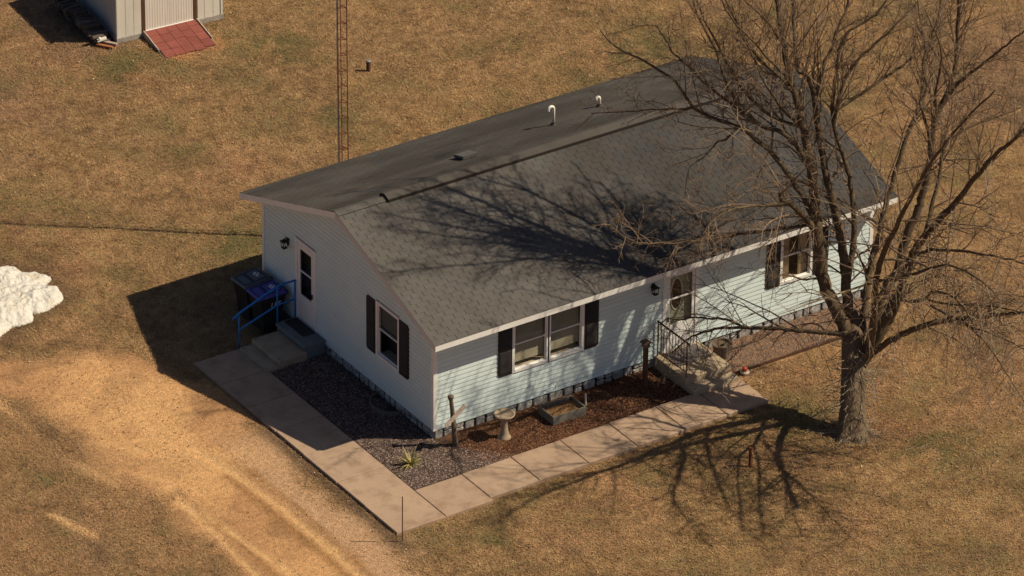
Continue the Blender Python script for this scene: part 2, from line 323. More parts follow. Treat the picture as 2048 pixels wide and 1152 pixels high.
# ---------------------------------------------------------------- matted dead grass
def in_view_poly(x, y, pad=1.0):
    return polydist(x, y, [(2.2 - 1, 24.6 + 1), (26, 10.4), (8, -13), (-12.3, .2)]) > -pad
HOUSEBOX = [(-2.86, -2.9), (7.4, -2.75), (7.45, -1.35), (12.3, -1.35), (12.3, 7.5), (0, 7.5), (0, 5.9), (-2.86, 5.85)]
def blades(n, seed, lmin, lmax, w, name, accept):
    R = np.random.RandomState(seed); x = R.uniform(-12.5, 26.5, n); y = R.uniform(-13.5, 25.5, n)
    k = in_view_poly(x, y) & (polydist(x, y, HOUSEBOX) < .045); x, y = x[k], y[k]
    c, d = ground_col(x, y); keep = accept(R, x, y, d); x, y, c = x[keep], y[keep], c[keep]; n = len(x)
    th = R.uniform(0, 6.283, n); el = R.uniform(.05, .9, n) ** 1.3; L = R.uniform(lmin, lmax, n); ww = w * R.uniform(.6, 1.4, n)
    dx, dy, dz = np.cos(th) * np.cos(el), np.sin(th) * np.cos(el), np.sin(el)
    z = ground_z(x, y) + .004 + R.uniform(0, .012, n)
    sx, sy = -np.sin(th) * ww / 2, np.cos(th) * ww / 2
    V = np.empty((n, 3, 3)); V[:, 0] = np.stack([x - sx, y - sy, z], -1); V[:, 1] = np.stack([x + sx, y + sy, z], -1)
    V[:, 2] = np.stack([x + dx * L, y + dy * L, z + dz * L], -1)
    br = R.uniform(.5, 1.75, n)[:, None]; tint = 1 + R.uniform(-.1, .1, (n, 3)); tint[:, 2] += R.uniform(-.1, .2, n)
    cc = np.clip(c * br * tint, .01, .8)
    o = fast_mesh(name, V.reshape(-1, 3), np.arange(n * 3).reshape(n, 3), 3, 'blade', np.repeat(cc, 3, 0)); o['kind'] = 'stuff'; return o
o = blades(1500000, 5, .035, .085, .014, 'dry_grass', lambda R, x, y, d: R.rand(len(x)) > d * .93)
tag(o, 'matted dry tan and olive lawn grass around the house and tree', 'grass')
# small fallen leaves and litter
def litter(n, seed, name):
    R = np.random.RandomState(seed); x = R.uniform(-12, 26, n); y = R.uniform(-13, 25, n)
    k = in_view_poly(x, y) & (polydist(x, y, HOUSEBOX) < -.05)
    w = .08 + .8 * np.exp(-((x - 10) ** 2 + (y + 3) ** 2) / 16) + .5 * (vn(x, y, 2.5, 77) > .7)
    k &= R.rand(n) < w; x, y = x[k], y[k]; n = len(x); th = R.uniform(0, 6.28, n); s = R.uniform(.012, .03, n); z = ground_z(x, y) + R.uniform(.015, .04, n); t = R.uniform(-.5, .5, (n, 2))
    V = np.empty((n, 4, 3))
    for q, (a, b) in enumerate(((-1, 0), (0, -.6), (1, 0), (0, .6))):
        X_ = np.cos(th) * a - np.sin(th) * b; Y_ = np.sin(th) * a + np.cos(th) * b
        V[:, q] = np.stack([x + X_ * s, y + Y_ * s, z + s * (X_ * t[:, 0] + Y_ * t[:, 1])], -1)
    pal = np.array([(.42, .19, .08), (.50, .30, .14), (.30, .13, .06), (.16, .09, .05), (.62, .50, .34)]); c = pal[R.choice(5, n, p=[.3, .22, .22, .22, .04])] * R.uniform(.8, 1.2, (n, 1))
    o = fast_mesh(name, V.reshape(-1, 3), np.arange(n * 4).reshape(n, 4), 4, 'leaf', np.repeat(c, 4, 0)); o['kind'] = 'stuff'; return o
tag(litter(60000, 8, 'fallen_leaves'), 'tiny brown leaf litter scattered over the dry lawn', 'leaves')

# ---------------------------------------------------------------- paving: sidewalk slabs
walk = structure('sidewalk', (-1.57, -1.6, 0))
def slab(x0, x1, y0, y1, top=.045, dz=0):
    b = MB(); g = .012; x0 += g / 2; x1 -= g / 2; y0 += g / 2; y1 -= g / 2
    b.add([(x0, y0, -.16), (x1, y0, -.16), (x1, y1, -.16), (x0, y1, -.16), (x0, y0, top - .012), (x1, y0, top - .012), (x1, y1, top - .012), (x0, y1, top - .012),
           (x0 + .012, y0 + .012, top), (x1 - .012, y0 + .012, top + dz), (x1 - .012, y1 - .012, top + dz), (x0 + .012, y1 - .012, top)],
          [(3, 2, 1, 0), (8, 9, 10, 11), (0, 1, 5, 4), (1, 2, 6, 5), (2, 3, 7, 6), (3, 0, 4, 7), (4, 5, 9, 8), (5, 6, 10, 9), (6, 7, 11, 10), (7, 4, 8, 11)])
    b.build('slab', 'concrete', walk)
ys = [5.8, 4.62, 3.42, 2.2, .98, -.42, -1.62, -2.94]
for k, (a, b_) in enumerate(zip(ys, ys[1:])): slab(-2.86 + .01 * (k % 2), -1.57, b_, a, .05 if k < 5 else .045)
xs = [-1.57, -.31, 1.02, 2.36, 3.70, 5.02, 6.2, 7.38]
for k, (a, b_) in enumerate(zip(xs, xs[1:])):
    slab(a, b_, (-2.93 if k < 1 else -2.82 + .018 * k), -1.63 + .02 * k, .045 + .002 * (k % 3))
sj = MB(); sj.box(-2.83, -1.6, -2.9, 5.77, -.1, .028); sj.box(-1.6, 7.35, -2.68, -1.66, -.1, .026); sj.build('joint_dirt', 'soil', walk)

# ---------------------------------------------------------------- planting beds with loose stone
def bed(name, x0, x1, y0, y1, colf, z=.022, step=.05):
    gx_, gy_ = np.arange(x0, x1 + step / 2, step), np.arange(y0, y1 + step / 2, step)
    X_, Y_ = np.meshgrid(gx_, gy_, indexing='ij'); xf, yf = X_.ravel(), Y_.ravel()
    Z_ = z + (fbm(xf, yf, .5, 91) - .5) * .05; i = np.arange(len(xf)).reshape(X_.shape)
    F_ = np.stack([i[:-1, :-1], i[1:, :-1], i[1:, 1:], i[:-1, 1:]], -1).reshape(-1, 4)
    o = fast_mesh(name, np.stack([xf, yf, Z_], -1), F_, 4, 'soil', colf(xf, yf)); o['kind'] = 'structure'; return o
def bedcol(x, y):
    n = fbm(x, y, .7, 101); n2 = fbm(x, y, .3, 111)
    c = np.empty(np.shape(x) + (3,)); c[:] = (0.075, 0.05, 0.042)
    m = sst(.1, .8, x + (n - .5) * .9) * sst(-5, 0, x)
    c = lerp3(c, (0.070, 0.029, 0.018), m); c = lerp3(c, (0.19, 0.10, 0.045), m * sst(.52, .66, n) * .8)
    c = lerp3(c, (0.06, 0.026, 0.016), m * sst(.5, .7, n2) * .7)
    return c
def bedcol_r(x, y):
    n = fbm(x, y, .5, 121); c = np.empty(np.shape(x) + (3,)); c[:] = (0.085, 0.053, 0.038); return lerp3(c, (0.24, 0.13, 0.075), sst(.5, .7, n))
bed('side_bed', -1.56, -.01, -1.62, 4.5, bedcol); bed('front_bed', -.01, 6.0, -1.60, -.01, bedcol); bed('shrub_bed', 7.3, 12.0, -1.22, -.01, bedcol_r)
def gravel(n, seed, areas, name, label, pal, dens=None, s0=.010, s1=.026):
    R = np.random.RandomState(seed); per = []
    for (x0, x1, y0, y1, w) in areas: k = int(n * w); per.append(np.stack([R.uniform(x0, x1, k), R.uniform(y0, y1, k)], -1))
    P = np.concatenate(per)
    if dens is not None: P = P[R.rand(len(P)) < dens(P[:, 0], P[:, 1])]
    n = len(P); x, y = P[:, 0], P[:, 1]; z = .022 + (fbm(x, y, .5, 91) - .5) * .05
    base = np.array([(1, 0, 0), (-1, 0, 0), (0, 1, 0), (0, -1, 0), (0, 0, 1), (0, 0, -1)], float)
    tri = np.array([(0, 2, 4), (2, 1, 4), (1, 3, 4), (3, 0, 4)])
    s = R.uniform(s0, s1, n)[:, None, None]; V = base[None] * R.uniform(.55, 1.25, (n, 6, 3)) * s
    V[:, :, 2] *= .65; th = R.uniform(0, 6.28, n); c_, s_ = np.cos(th)[:, None], np.sin(th)[:, None]
    vx = V[:, :, 0] * c_ - V[:, :, 1] * s_; vy = V[:, :, 0] * s_ + V[:, :, 1] * c_
    V = np.stack([vx + x[:, None], vy + y[:, None], V[:, :, 2] + z[:, None] + .006], -1)
    Fq = (tri[None] + (np.arange(n) * 6)[:, None, None]).reshape(-1, 3)
    pal = np.array(pal); c = pal[R.randint(0, len(pal), n)] * R.uniform(.6, 1.35, (n, 1))
    o = fast_mesh(name, V.reshape(-1, 3), Fq, 3, 'gravel', np.repeat(c, 6, 0)); o['kind'] = 'stuff'; tag(o, label, 'gravel'); return o
gravel(26000, 3, [(-1.55, -.02, -1.6, 4.52, .62), (-.02, 1.4, -1.6, -.3, .25)], 'purple_gravel', 'purple grey gravel in the bed at the near house corner',
       [(.16, .115, .10), (.11, .08, .078), (.21, .15, .12), (.07, .05, .05), (.15, .085, .06), (.30, .23, .20)], lambda x, y: np.where(x > 0, np.clip(1.0 - x - (y + 1.2), 0, 1), 1.0))
gravel(30000, 4, [(-.02, 6.0, -1.6, -.02, 1)], 'red_mulch', 'red brown bark mulch in the front bed by the siding',
       [(.11, .042, .024), (.07, .027, .017), (.15, .065, .033), (.05, .022, .015), (.22, .12, .06)], lambda x, y: np.clip((x - .2) * 1.2, .05, .8))
gravel(24000, 6, [(7.32, 11.95, -1.2, -.02, 1)], 'leafy_gravel', 'brown and mauve gravel with leaves in the bed right of the front steps',
       [(.16, .11, .085), (.20, .13, .095), (.09, .062, .05), (.33, .16, .08), (.14, .105, .095), (.24, .15, .09)])
eg = MB(); eg.box(7.42, 12.0, -1.255, -1.235, -.03, .03); tag(eg.build('bed_edging', 'darkrust'), 'thin dark edging strip between the right gravel bed and the lawn', 'edging')

# ---------------------------------------------------------------- the house
HW, HL, OE, OL, ORR, RISE, HE, ZS = 7.323, 12.189, .533, .318, .326, 1.444, 2.829, .257
SL = RISE / (HW / 2 + OE); RY = HW / 2
house = thing('house', 'pale blue ranch house with grey shingle roof, black shutters and stone skirting', 'house', (6.1, 3.66, 0))
# skirting: black backing and separate stones on the two sides in view
b = MB(); b.box(.03, HL - .03, .03, HW - .03, -.1, ZS + .03); b.build('foundation', 'mortar', house)
def stones(frame, L_, seed):
    R = random.Random(seed); t = .012
    while t < L_ - .06:
        w = min(R.choice([.2, .24, .29, .33, .38, .42]), L_ - t)
        rows = [(.0, ZS - .01)] if (R.random() < .62 or w > .34 and R.random() < .4) else [(0, R.uniform(.09, .15)), (None, ZS - .01)]
        lo = -.02
        for k, (z0, z1) in enumerate(rows):
            z0 = lo; g = .011
            n_ = 9; P = []
            cx, cz = t + w / 2, (z0 + z1) / 2; hx, hz = w / 2 - g, (z1 - z0) / 2 - (g if k else g * .6)
            for q in range(n_):
                a = 2 * math.pi * q / n_ + .35 + R.uniform(-.15, .15); ca, sa = math.cos(a), math.sin(a)
                sx = math.copysign(abs(ca) ** .42, ca) * hx * R.uniform(.84, 1.03); sz = math.copysign(abs(sa) ** .42, sa) * hz * R.uniform(.86, 1.03)
                P.append((cx + sx, cz + sz))
            d = R.uniform(.028, .045); m = MB()
            vs = [frame(u, v, 0) for u, v in P] + [frame(u, v, d * .7) for u, v in P] + [frame(cx + (u - cx) * .86, cz + (v - cz) * .84, d) for u, v in P]
            fs = [(i, (i + 1) % n_, (i + 1) % n_ + n_, i + n_) for i in range(n_)] + [(i + n_, (i + 1) % n_ + n_, (i + 1) % n_ + 2 * n_, i + 2 * n_) for i in range(n_)] + [tuple(range(2 * n_, 3 * n_))]
            m.add(vs, fs); m.build('stone', 'stone', house); lo = z1 + .002
        t += w
stones(lambda u, v, d: (u, .03 - d, v), HL, 3)
stones(lambda u, v, d: (.03 - d, HW - u, v), HW, 9)
# siding planks cut round the openings
EXP = .1145
def roofz(y): return HE + (min(y, HW - y) + OE) * SL - .06
def cut(iv, holes):
    out = [iv]
    for a, b_ in holes:
        nx_ = []
        for p, q in out:
            if b_ <= p or a >= q: nx_.append((p, q)); continue
            if a > p: nx_.append((p, a))
            if b_ < q: nx_.append((b_, q))
        out = nx_
    return [i for i in out if i[1] - i[0] > .01]
FRONT_OPEN = [(2.11, 4.03, 1.12, 2.44), (9.57, 10.46, 1.12, 2.44), (6.26, 7.20, .28, 2.42)]   # x0 x1 z0 z1
GABLE_OPEN = [(1.43, 2.38, 1.08, 2.47), (4.99, 5.85, .38, 2.47)]                              # y0 y1 z0 z1
T_ = .10
z = ZS
while z < roofz(0) + .02:
    z1 = z + EXP
    for p, q in cut((.055, HL - .055), [(a, b_) for a, b_, c0, c1 in FRONT_OPEN if c0 < z1 - .02 and c1 > z + .02]):
        zm = z + EXP * .78; m = MB(); m.add([(p, -.031, z), (q, -.031, z), (q, .004, z1), (p, .004, z1), (p, T_, z), (q, T_, z), (q, T_, z1), (p, T_, z1), (p, -.004, z - .004), (q, -.004, z - .004), (p, -.020, zm), (q, -.020, zm)],
                        [(0, 1, 11, 10), (10, 11, 2, 3), (8, 9, 1, 0), (4, 5, 9, 8), (7, 6, 5, 4), (3, 2, 6, 7), (0, 10, 3, 7, 4, 8), (1, 9, 5, 6, 2, 11)])
        m.build('siding_plank', 'siding', house)
    z = z1
z = ZS
while z < roofz(RY) - .02:
    z1 = z + EXP
    def yr(zz):                                        # wall extent at height zz under the roof
        if zz <= roofz(0): return .055
        return min(RY - .01, (zz + .06 - HE) / SL - OE)
    a0, a1 = yr(z), yr(z1)
    segs = cut((a0, HW - a0), [(a, b_) for a, b_, c0, c1 in GABLE_OPEN if c0 < z1 - .02 and c1 > z + .02])
    for p, q in segs:
        pt = p if p > a0 + 1e-6 else max(p, a1); qt = q if q < HW - a0 - 1e-6 else min(q, HW - a1)
        if qt - pt < .005: pt = qt = (p + q) / 2; qt += .004
        zm = z + EXP * .66; pm, qm = p + (pt - p) * .66, q + (qt - q) * .66; m = MB(); m.add([(-.026, p, z), (-.026, q, z), (.004, qt, z1), (.004, pt, z1), (T_, p, z), (T_, q, z), (T_, qt, z1), (T_, pt, z1), (-.004, p, z - .004), (-.004, q, z - .004), (-.021, pm, zm), (-.021, qm, zm)],
                        [(10, 11, 1, 0), (3, 2, 11, 10), (0, 1, 9, 8), (8, 9, 5, 4), (4, 5, 6, 7), (7, 6, 2, 3), (8, 4, 7, 3, 10, 0), (11, 2, 6, 5, 9, 1)])
        m.build('siding_plank', 'siding', house)
    z = z1
# rear and right walls (not in view) and ceiling
b = MB(); b.box(.06, HL - .06, HW - T_, HW, ZS, roofz(0)); b.prism([(HL - T_, .0, ZS), (HL - T_, HW, ZS), (HL - T_, HW, roofz(0)), (HL - T_, RY, roofz(RY)), (HL - T_, 0, roofz(0))], (T_, 0, 0)); b.build('wall', 'siding', house)
b = MB(); b.box(.11, HL - .11, .11, HW - .11, ZS, ZS + .05); b.box(.11, HL - .11, .11, HW - .11, 2.75, 2.8); b.box(.11, HL - .11, 1.0, 1.05, ZS + .05, 2.75); b.box(1.0, 1.05, 1.05, HW - .11, ZS + .05, 2.75); b.build('interior_partition', 'room', house)
for (cx, cy, sx, sy) in ((0, 0, 1, 1), (HL, 0, -1, 1), (0, HW, 1, -1)):
    m = MB(); zt = roofz(0) + .01
    m.box(*sorted((cx - sx * .034, cx + sx * .07)), *sorted((cy - sy * .034, cy - sy * .002 + sy * .0)), ZS - .01, zt)
    m.box(*sorted((cx - sx * .034, cx - sx * .002)), *sorted((cy - sy * .0021, cy + sy * .07)), ZS - .01, zt)
    m.build('corner_post', 'white', house)
# roof: deck, rake and eave boards, soffits
def rp(x, y, off=0): return (x, y, HE + (min(y, HW - y) + OE) * SL + off)
rf = MB()
x0, x1 = -OL + .02, HL + ORR - .02
rf.prism([(x0, -OE + .01, HE - .05), (x0, -OE + .01, HE - .012), (x0, RY, HE + RISE - .012), (x0, RY, HE + RISE - .06)], (x1 - x0, 0, 0))
rf.prism([(x0, RY, HE + RISE - .0601), (x0, RY, HE + RISE - .0121), (x0, HW + OE - .01, HE - .012), (x0, HW + OE - .01, HE - .05)], (x1 - x0, 0, 0))
roof = rf.build('roof', 'deck', house)
fb = MB(); fb.box(x0, x1, -OE - .004, -OE + .02, HE - .165, HE - .016); fb.build('fascia_board', 'white', house)
fb = MB(); fb.box(x0, x1, HW + OE - .02, HW + OE + .004, HE - .165, HE - .016); fb.build('fascia_board', 'white', house)
for xa in (-OL, HL + ORR - .022):
    for s in (0, 1):
        yA, yB = (-OE - .006, RY) if s == 0 else (HW + OE + .006, RY)
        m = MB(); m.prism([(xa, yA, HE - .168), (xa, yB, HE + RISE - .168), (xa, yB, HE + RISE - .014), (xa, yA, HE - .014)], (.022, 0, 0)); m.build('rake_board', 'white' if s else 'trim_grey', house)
m = MB(); m.box(-.02, HL + .02, -OE + .02, -.02, HE - .16, HE - .15); m.box(-.02, HL + .02, HW + .02, HW + OE - .02, HE - .16, HE - .15)
for xa, xb in ((x0, -.02), (HL + .02, x1)):
    for yA, yB in ((-OE + .02, RY), (HW + OE - .02, RY)):
        m.prism([(xa, yA, HE - .158), (xa, yB, HE + RISE - .150), (xa, yB, HE + RISE - .142), (xa, yA, HE - .150)], (xb - xa, 0, 0))
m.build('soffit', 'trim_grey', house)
# shingle tabs
TW, TE = .305, .1432; rows = int((RY + OE) / math.cos(math.atan(SL)) / TE) + 1
cs = math.cos(math.atan(SL)); sn = math.sin(math.atan(SL))
def tabv(u0, u1, s0, front, g=.006, th=.0085):
    if not front: g = .0025; th = .006
    s1 = s0 + TE + .02; smax = (RY + OE) / cs - .002; s1 = min(s1, smax)
    vs = []
    for (u, s, h) in ((u0 + g, s0, 0), (u1 - g, s0, 0), (u1 - g, s1, 0), (u0 + g, s1, 0), (u0 + g, s0, th), (u1 - g, s0, th), (u1 - g, s1, .0045), (u0 + g, s1, .0045)):
        y = -OE + s * cs - h * sn; zz = HE - .011 + s * sn + h * cs
        vs.append((u, y, zz) if front else (u, HW - y, zz))
    fs = [(4, 5, 6, 7), (0, 1, 5, 4), (1, 2, 6, 5), (3, 0, 4, 7)]
    if not front: fs = [f[::-1] for f in fs]
    return vs, fs
field = MB(); field.col = (0, 0, 0); nind = 0; shared = None
for front in (True, False):
    for r in range(rows):
        s0 = r * TE - .012
        if s0 > (RY + OE) / cs - .05: break
        u = -OL - .008 - (TW / 2 if r % 2 else 0) - (.02 * (r % 3)); u_end = HL + ORR + .008
        while u < u_end:
            a, b_ = max(u, -OL - .008), min(u + TW, u_end); u += TW
            if b_ - a < .03: continue
            if front and a < 2.75 and nind < 300:
                vs, fs = tabv(a, b_, s0, True); full = (b_ - a) > TW - 1e-4 and r < rows - 2
                if full:
                    o0 = Vector(vs[0])
                    if shared is None:
                        m = MB(); m.add([tuple(Vector(v) - o0) for v in vs], fs); shared = bpy.data.meshes.new('shingle'); shared.from_pydata(m.v, [], m.f); shared.materials.append(M['shingle_o'])
                    so = bpy.data.objects.new('shingle', shared); COL.objects.link(so); so.parent = roof; so.location = o0 - house.location
                else:
                    m = MB(); m.add(vs, fs); m.build('shingle', 'shingle_o', roof)
                nind += 1
            else:
                k = random.uniform(.94, 1.06) * (1 + (float(fbm(u * .45, s0 * (1 if front else -1) * 1.6 + 9, .9, 401, 4)) - .5) * (.45 if front else 1.5)); w_ = random.uniform(-.006, .006)
                kx = 1 - .42 * min(max((u - 2.5) / 5, 0), 1)  # front tabs darken to the right, twig haze and shade partly painted in
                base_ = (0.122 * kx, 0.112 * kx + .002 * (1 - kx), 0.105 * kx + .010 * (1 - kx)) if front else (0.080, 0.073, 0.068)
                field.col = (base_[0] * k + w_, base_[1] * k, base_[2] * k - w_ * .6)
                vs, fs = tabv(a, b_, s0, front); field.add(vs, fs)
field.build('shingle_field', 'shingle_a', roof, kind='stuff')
# ridge caps either end and the raised ridge vent
def ridge_cap(xa, xb, h, w, name, m_):
    m = MB(); z0 = HE + RISE
    for sgn in (-1, 1):
        P = [(xa, RY, z0 + h), (xb, RY, z0 + h - .004), (xb, RY + sgn * w, z0 - w * SL + h), (xa, RY + sgn * w, z0 - w * SL + h + .004)]
        Q = [(x, y, zz - .012) for x, y, zz in P]
        f = [(0, 1, 2, 3), (7, 6, 5, 4), (0, 3, 7, 4), (3, 2, 6, 7), (2, 1, 5, 6)]
        if sgn > 0: f = [q[::-1] for q in f]
        m.add(P + Q, f)
    m.build(name, m_, roof)
xx = -OL - .01
while xx < .95: ridge_cap(xx, min(xx + .19, 1.0), .019, .15, 'ridge_shingle', 'shingle_o'); xx += .14
xx = 11.22
while xx < HL + ORR: ridge_cap(xx, min(xx + .19, HL + ORR + .01), .019, .15, 'ridge_shingle', 'shingle_o'); xx += .14
m = MB(); va, vb, vw, vh = 1.0, 11.22, .185, .088
for sgn in (-1, 1):
    z0 = HE + RISE
    P = [(va, RY, z0 + vh), (vb, RY, z0 + vh), (vb, RY + sgn * vw, z0 - vw * SL + vh - .006), (va, RY + sgn * vw, z0 - vw * SL + vh - .006)]
    Q = [(x, y, zz - .014) for x, y, zz in P]; f = [(0, 1, 2, 3), (7, 6, 5, 4), (0, 3, 7, 4), (3, 2, 6, 7), (2, 1, 5, 6)]
    if sgn > 0: f = [q[::-1] for q in f]
    m.add(P + Q, f)
rv = m.build('ridge_vent', 'vent', roof)
m = MB(); z0 = HE + RISE
m.prism([(va + .012, RY - vw + .012, z0 - vw * SL), (va + .012, RY + vw - .012, z0 - vw * SL), (va + .012, RY + vw - .012, z0 - vw * SL + vh - .03), (va + .012, RY, z0 + vh - .03), (va + .012, RY - vw + .012, z0 - vw * SL + vh - .03)], (vb - va - .024, 0, 0)); m.build('vent_core', 'ventedge', roof)
m = MB(); m.prism([(va, RY - vw - .003, z0 - vw * SL + .004), (vb, RY - vw - .003, z0 - vw * SL + .004), (vb, RY - vw - .012, z0 - vw * SL + vh - .012), (va, RY - vw - .012, z0 - vw * SL + vh - .012)], (0, .009, 0)); m.build('vent_lip', 'ventedge', roof)
m = MB(); m.prism([(va - .006, RY - vw, z0 - vw * SL + .004), (va - .006, RY, z0 + .01), (va - .006, RY + vw, z0 - vw * SL + .004), (va - .006, RY + vw, z0 - vw * SL + vh - .022), (va - .006, RY, z0 + vh - .016), (va - .006, RY - vw, z0 - vw * SL + vh - .022)], (.006, 0, 0)); m.build('vent_end', 'ventedge', roof)
# pipes and box vent on the rear slope
def onroof(x, y): return HE + (HW - y + OE) * SL
p = MB(); zz = onroof(6.82, 5.41); pts = [(6.82, 5.41, zz - .05), (6.82, 5.41, zz + .42)] + [(6.82 - .075 * (1 - math.cos(a)), 5.41 + .0, zz + .42 + .075 * math.sin(a)) for a in [k * math.pi / 8 for k in range(1, 9)]] + [(6.67, 5.41, zz + .38)]
p.tube(pts, .036, 12); g1 = p.build('gooseneck_pipe', 'pvc', house, smooth=True); q = MB(); q.lathe((6.82, 5.41, zz - .04), [(.085, 0), (.08, .05), (.045, .08), (.04, .1)], 16); q.build('pipe_boot', 'black', house)
p = MB(); zz = onroof(8.4, 5.81); pts = [(8.4, 5.81, zz - .05), (8.4, 5.81, zz + .20)] + [(8.4 - .05 * (1 - math.cos(a)), 5.81, zz + .20 + .05 * math.sin(a)) for a in [k * math.pi / 6 for k in range(1, 7)]] + [(8.3, 5.81, zz + .19)]
p.tube(pts, .036, 12); p.build('vent_pipe', 'pvc', house, smooth=True); q = MB(); q.lathe((8.4, 5.81, zz - .04), [(.085, 0), (.08, .05), (.045, .08), (.04, .1)], 16); q.build('pipe_boot', 'black', house)
zz = onroof(4.04, 4.91); q = MB(); q.prism([(3.84, 4.72, zz + .075), (4.22, 4.72, zz + .075), (4.24, 5.08, zz - .02), (3.82, 5.08, zz - .02)], (0, 0, .075)); bx = q.build('box_vent', 'ventbox', house)
q = MB(); q.box(3.87, 4.2, 4.76, 5.03, zz - .10, zz + .05); q.build('vent_throat', 'black', house)

# windows, shutters, doors: local frame u (along wall), d (outwards), z
def FRm(u, d, z_): return (u, -d, z_)
def GBm(u, d, z_): return (-d, u, z_)
def lbox(m, fr, u0, u1, d0, d1, z0, z1):
    P = [fr(u, d, z_) for z_ in (z0, z1) for u, d in ((u0, d0), (u1, d0), (u1, d1), (u0, d1))]
    a = np.array(P); lo, hi = a.min(0), a.max(0); m.box(lo[0], hi[0], lo[1], hi[1], lo[2], hi[2])
def window(fr, u0, u1, z0, z1, blind=0, curtain=False, screen=False, mid=None):
    fm = MB(); t = .048
    lbox(fm, fr, u0 - .025, u0 + t, -.06, .034, z0 - .025, z1 + .025); lbox(fm, fr, u1 - t, u1 + .025, -.06, .034, z0 - .025, z1 + .025)
    lbox(fm, fr, u0 + t, u1 - t, -.06, .032, z1 - t, z1 + .025); lbox(fm, fr, u0 + t, u1 - t, -.06, .040, z0 - .025, z0 + t)
    w = fm.build('window_frame', 'white', house)
    mid = mid or (z0 + z1) / 2; a, b_ = u0 + t, u1 - t
    for (c0, c1, dd) in ((mid + .0, z1 - t, .008), (z0 + t, mid + .03, -.012)):
        s = MB(); q = .026
        lbox(s, fr, a + .001, a + q, dd - .02, dd, c0, c1); lbox(s, fr, b_ - q, b_ - .001, dd - .02, dd, c0, c1)
        lbox(s, fr, a + q, b_ - q, dd - .02, dd, c1 - q, c1 - .001); lbox(s, fr, a + q, b_ - q, dd - .02, dd + (.006 if c0 == mid else 0), c0 + .001, c0 + q)
        s.build('sash', 'white', w)
        g = MB(); lbox(g, fr, a + q - .004, b_ - q + .004, dd - .014, dd - .010, c0 + q - .004, c1 - q + .004); g.build('pane', 'glass', w)
    if blind:
        zz = z1 - .07
        bl = MB()
        while zz > blind:
            for sg in (0,):
                P = [fr(a + .01, -.075, zz - .012), fr(b_ - .01, -.075, zz - .012), fr(b_ - .01, -.095, zz + .008), fr(a + .01, -.095, zz + .008)]
                bl.prism(P, Vector(fr(0, 0, .002)) - Vector(fr(0, 0, 0)))
            zz -= .034
        bl.build('blind', 'blind', w)
    if curtain:
        cu = MB(); n_ = 40
        for q, (c0, c1) in enumerate(((a, a + (b_ - a) * .34), (a + (b_ - a) * .66, b_))):
            if curtain == 'sill': break
            vs = []; fs = []
            for i in range(n_ + 1):
                uu = c0 + (c1 - c0) * i / n_; dd = -.10 - .012 * math.sin(i * 1.3)
                vs += [fr(uu, dd, z0 - .02), fr(uu, dd, z1)]
            fs = [(2 * i, 2 * i + 2, 2 * i + 3, 2 * i + 1) for i in range(n_)]; cu.add(vs, fs)
        if cu.v: cu.build('curtain', 'curtain', w)
    if screen:
        for q0, q1 in ((mid + .03, z1 - t), (z0 + t, mid)):
            if q0 > z0 + t + .01: sh_ = MB(); lbox(sh_, fr, a + .01, b_ - .01, -.075, -.07, q0, q1); sh_.build('window_shade', 'screen', w)
    sl = MB(); lbox(sl, fr, a - .02, b_ + .02, -.30, -.061, z0 + .0, z0 + .035); sl.build('inner_sill', 'curtain', w)
    bk = MB(); lbox(bk, fr, a - .05, b_ + .05, -.32, -.305, z0 - .06, z1 + .05); bk.build('dark_backing', 'room', w)
    return w
window(FRm, 2.11, 3.07, 1.12, 2.44, blind=1.30, mid=1.80); window(FRm, 3.08, 4.03, 1.12, 2.44, blind=1.30, mid=1.80)
window(FRm, 9.57, 10.46, 1.12, 2.44, curtain=True, mid=1.80); window(GBm, 1.43, 2.38, 1.08, 2.47, screen=True, mid=1.79)
def shutter(fr, u0, u1, z0, z1, cutlo, outer):
    m = MB(); c = .05
    P = [(u0, z0 + (c if outer == 0 else 0)), (u0 + (c if outer == 0 else 0), z0), (u1 - (c if outer else 0), z0), (u1, z0 + (c if outer else 0)),
         (u1, z1 - (c if outer else 0)), (u1 - (c if outer else 0), z1), (u0 + (c if outer == 0 else 0), z1), (u0, z1 - (c if outer == 0 else 0))]
    m.prism([fr(u, .017, z_) for u, z_ in P], Vector(fr(0, .028, 0)) - Vector(fr(0, 0, 0)))
    s = m.build('shutter', 'shutter', house); k = z0 + .09; lv = MB(); mid_ = (z0 + z1) / 2
    while k < z1 - .1:
        if abs(k - mid_) > .05:
            Q = [fr(u0 + .05, .0455, k), fr(u1 - .05, .0455, k), fr(u1 - .05, .060, k + .004), fr(u0 + .05, .060, k + .004)]
            Q2 = [fr(u0 + .05, .0455, k + .036), fr(u1 - .05, .0455, k + .036)]
            lv.add(Q + Q2, [(0, 1, 2, 3), (3, 2, 5, 4), (0, 3, 4), (1, 5, 2)])
        k += .042
    lv.build('louvre', 'shutter', s)
for u0, u1, o_2 in ((1.70, 2.08, 0), (4.06, 4.44, 1), (9.14, 9.54, 0), (10.49, 10.90, 1)): shutter(FRm, u0, u1, 1.10, 2.47, 0, o_2)
for u0, u1, o_2 in ((2.41, 2.78, 1), (1.00, 1.40, 0)): shutter(GBm, u0, u1, 1.07, 2.48, 0, o_2)

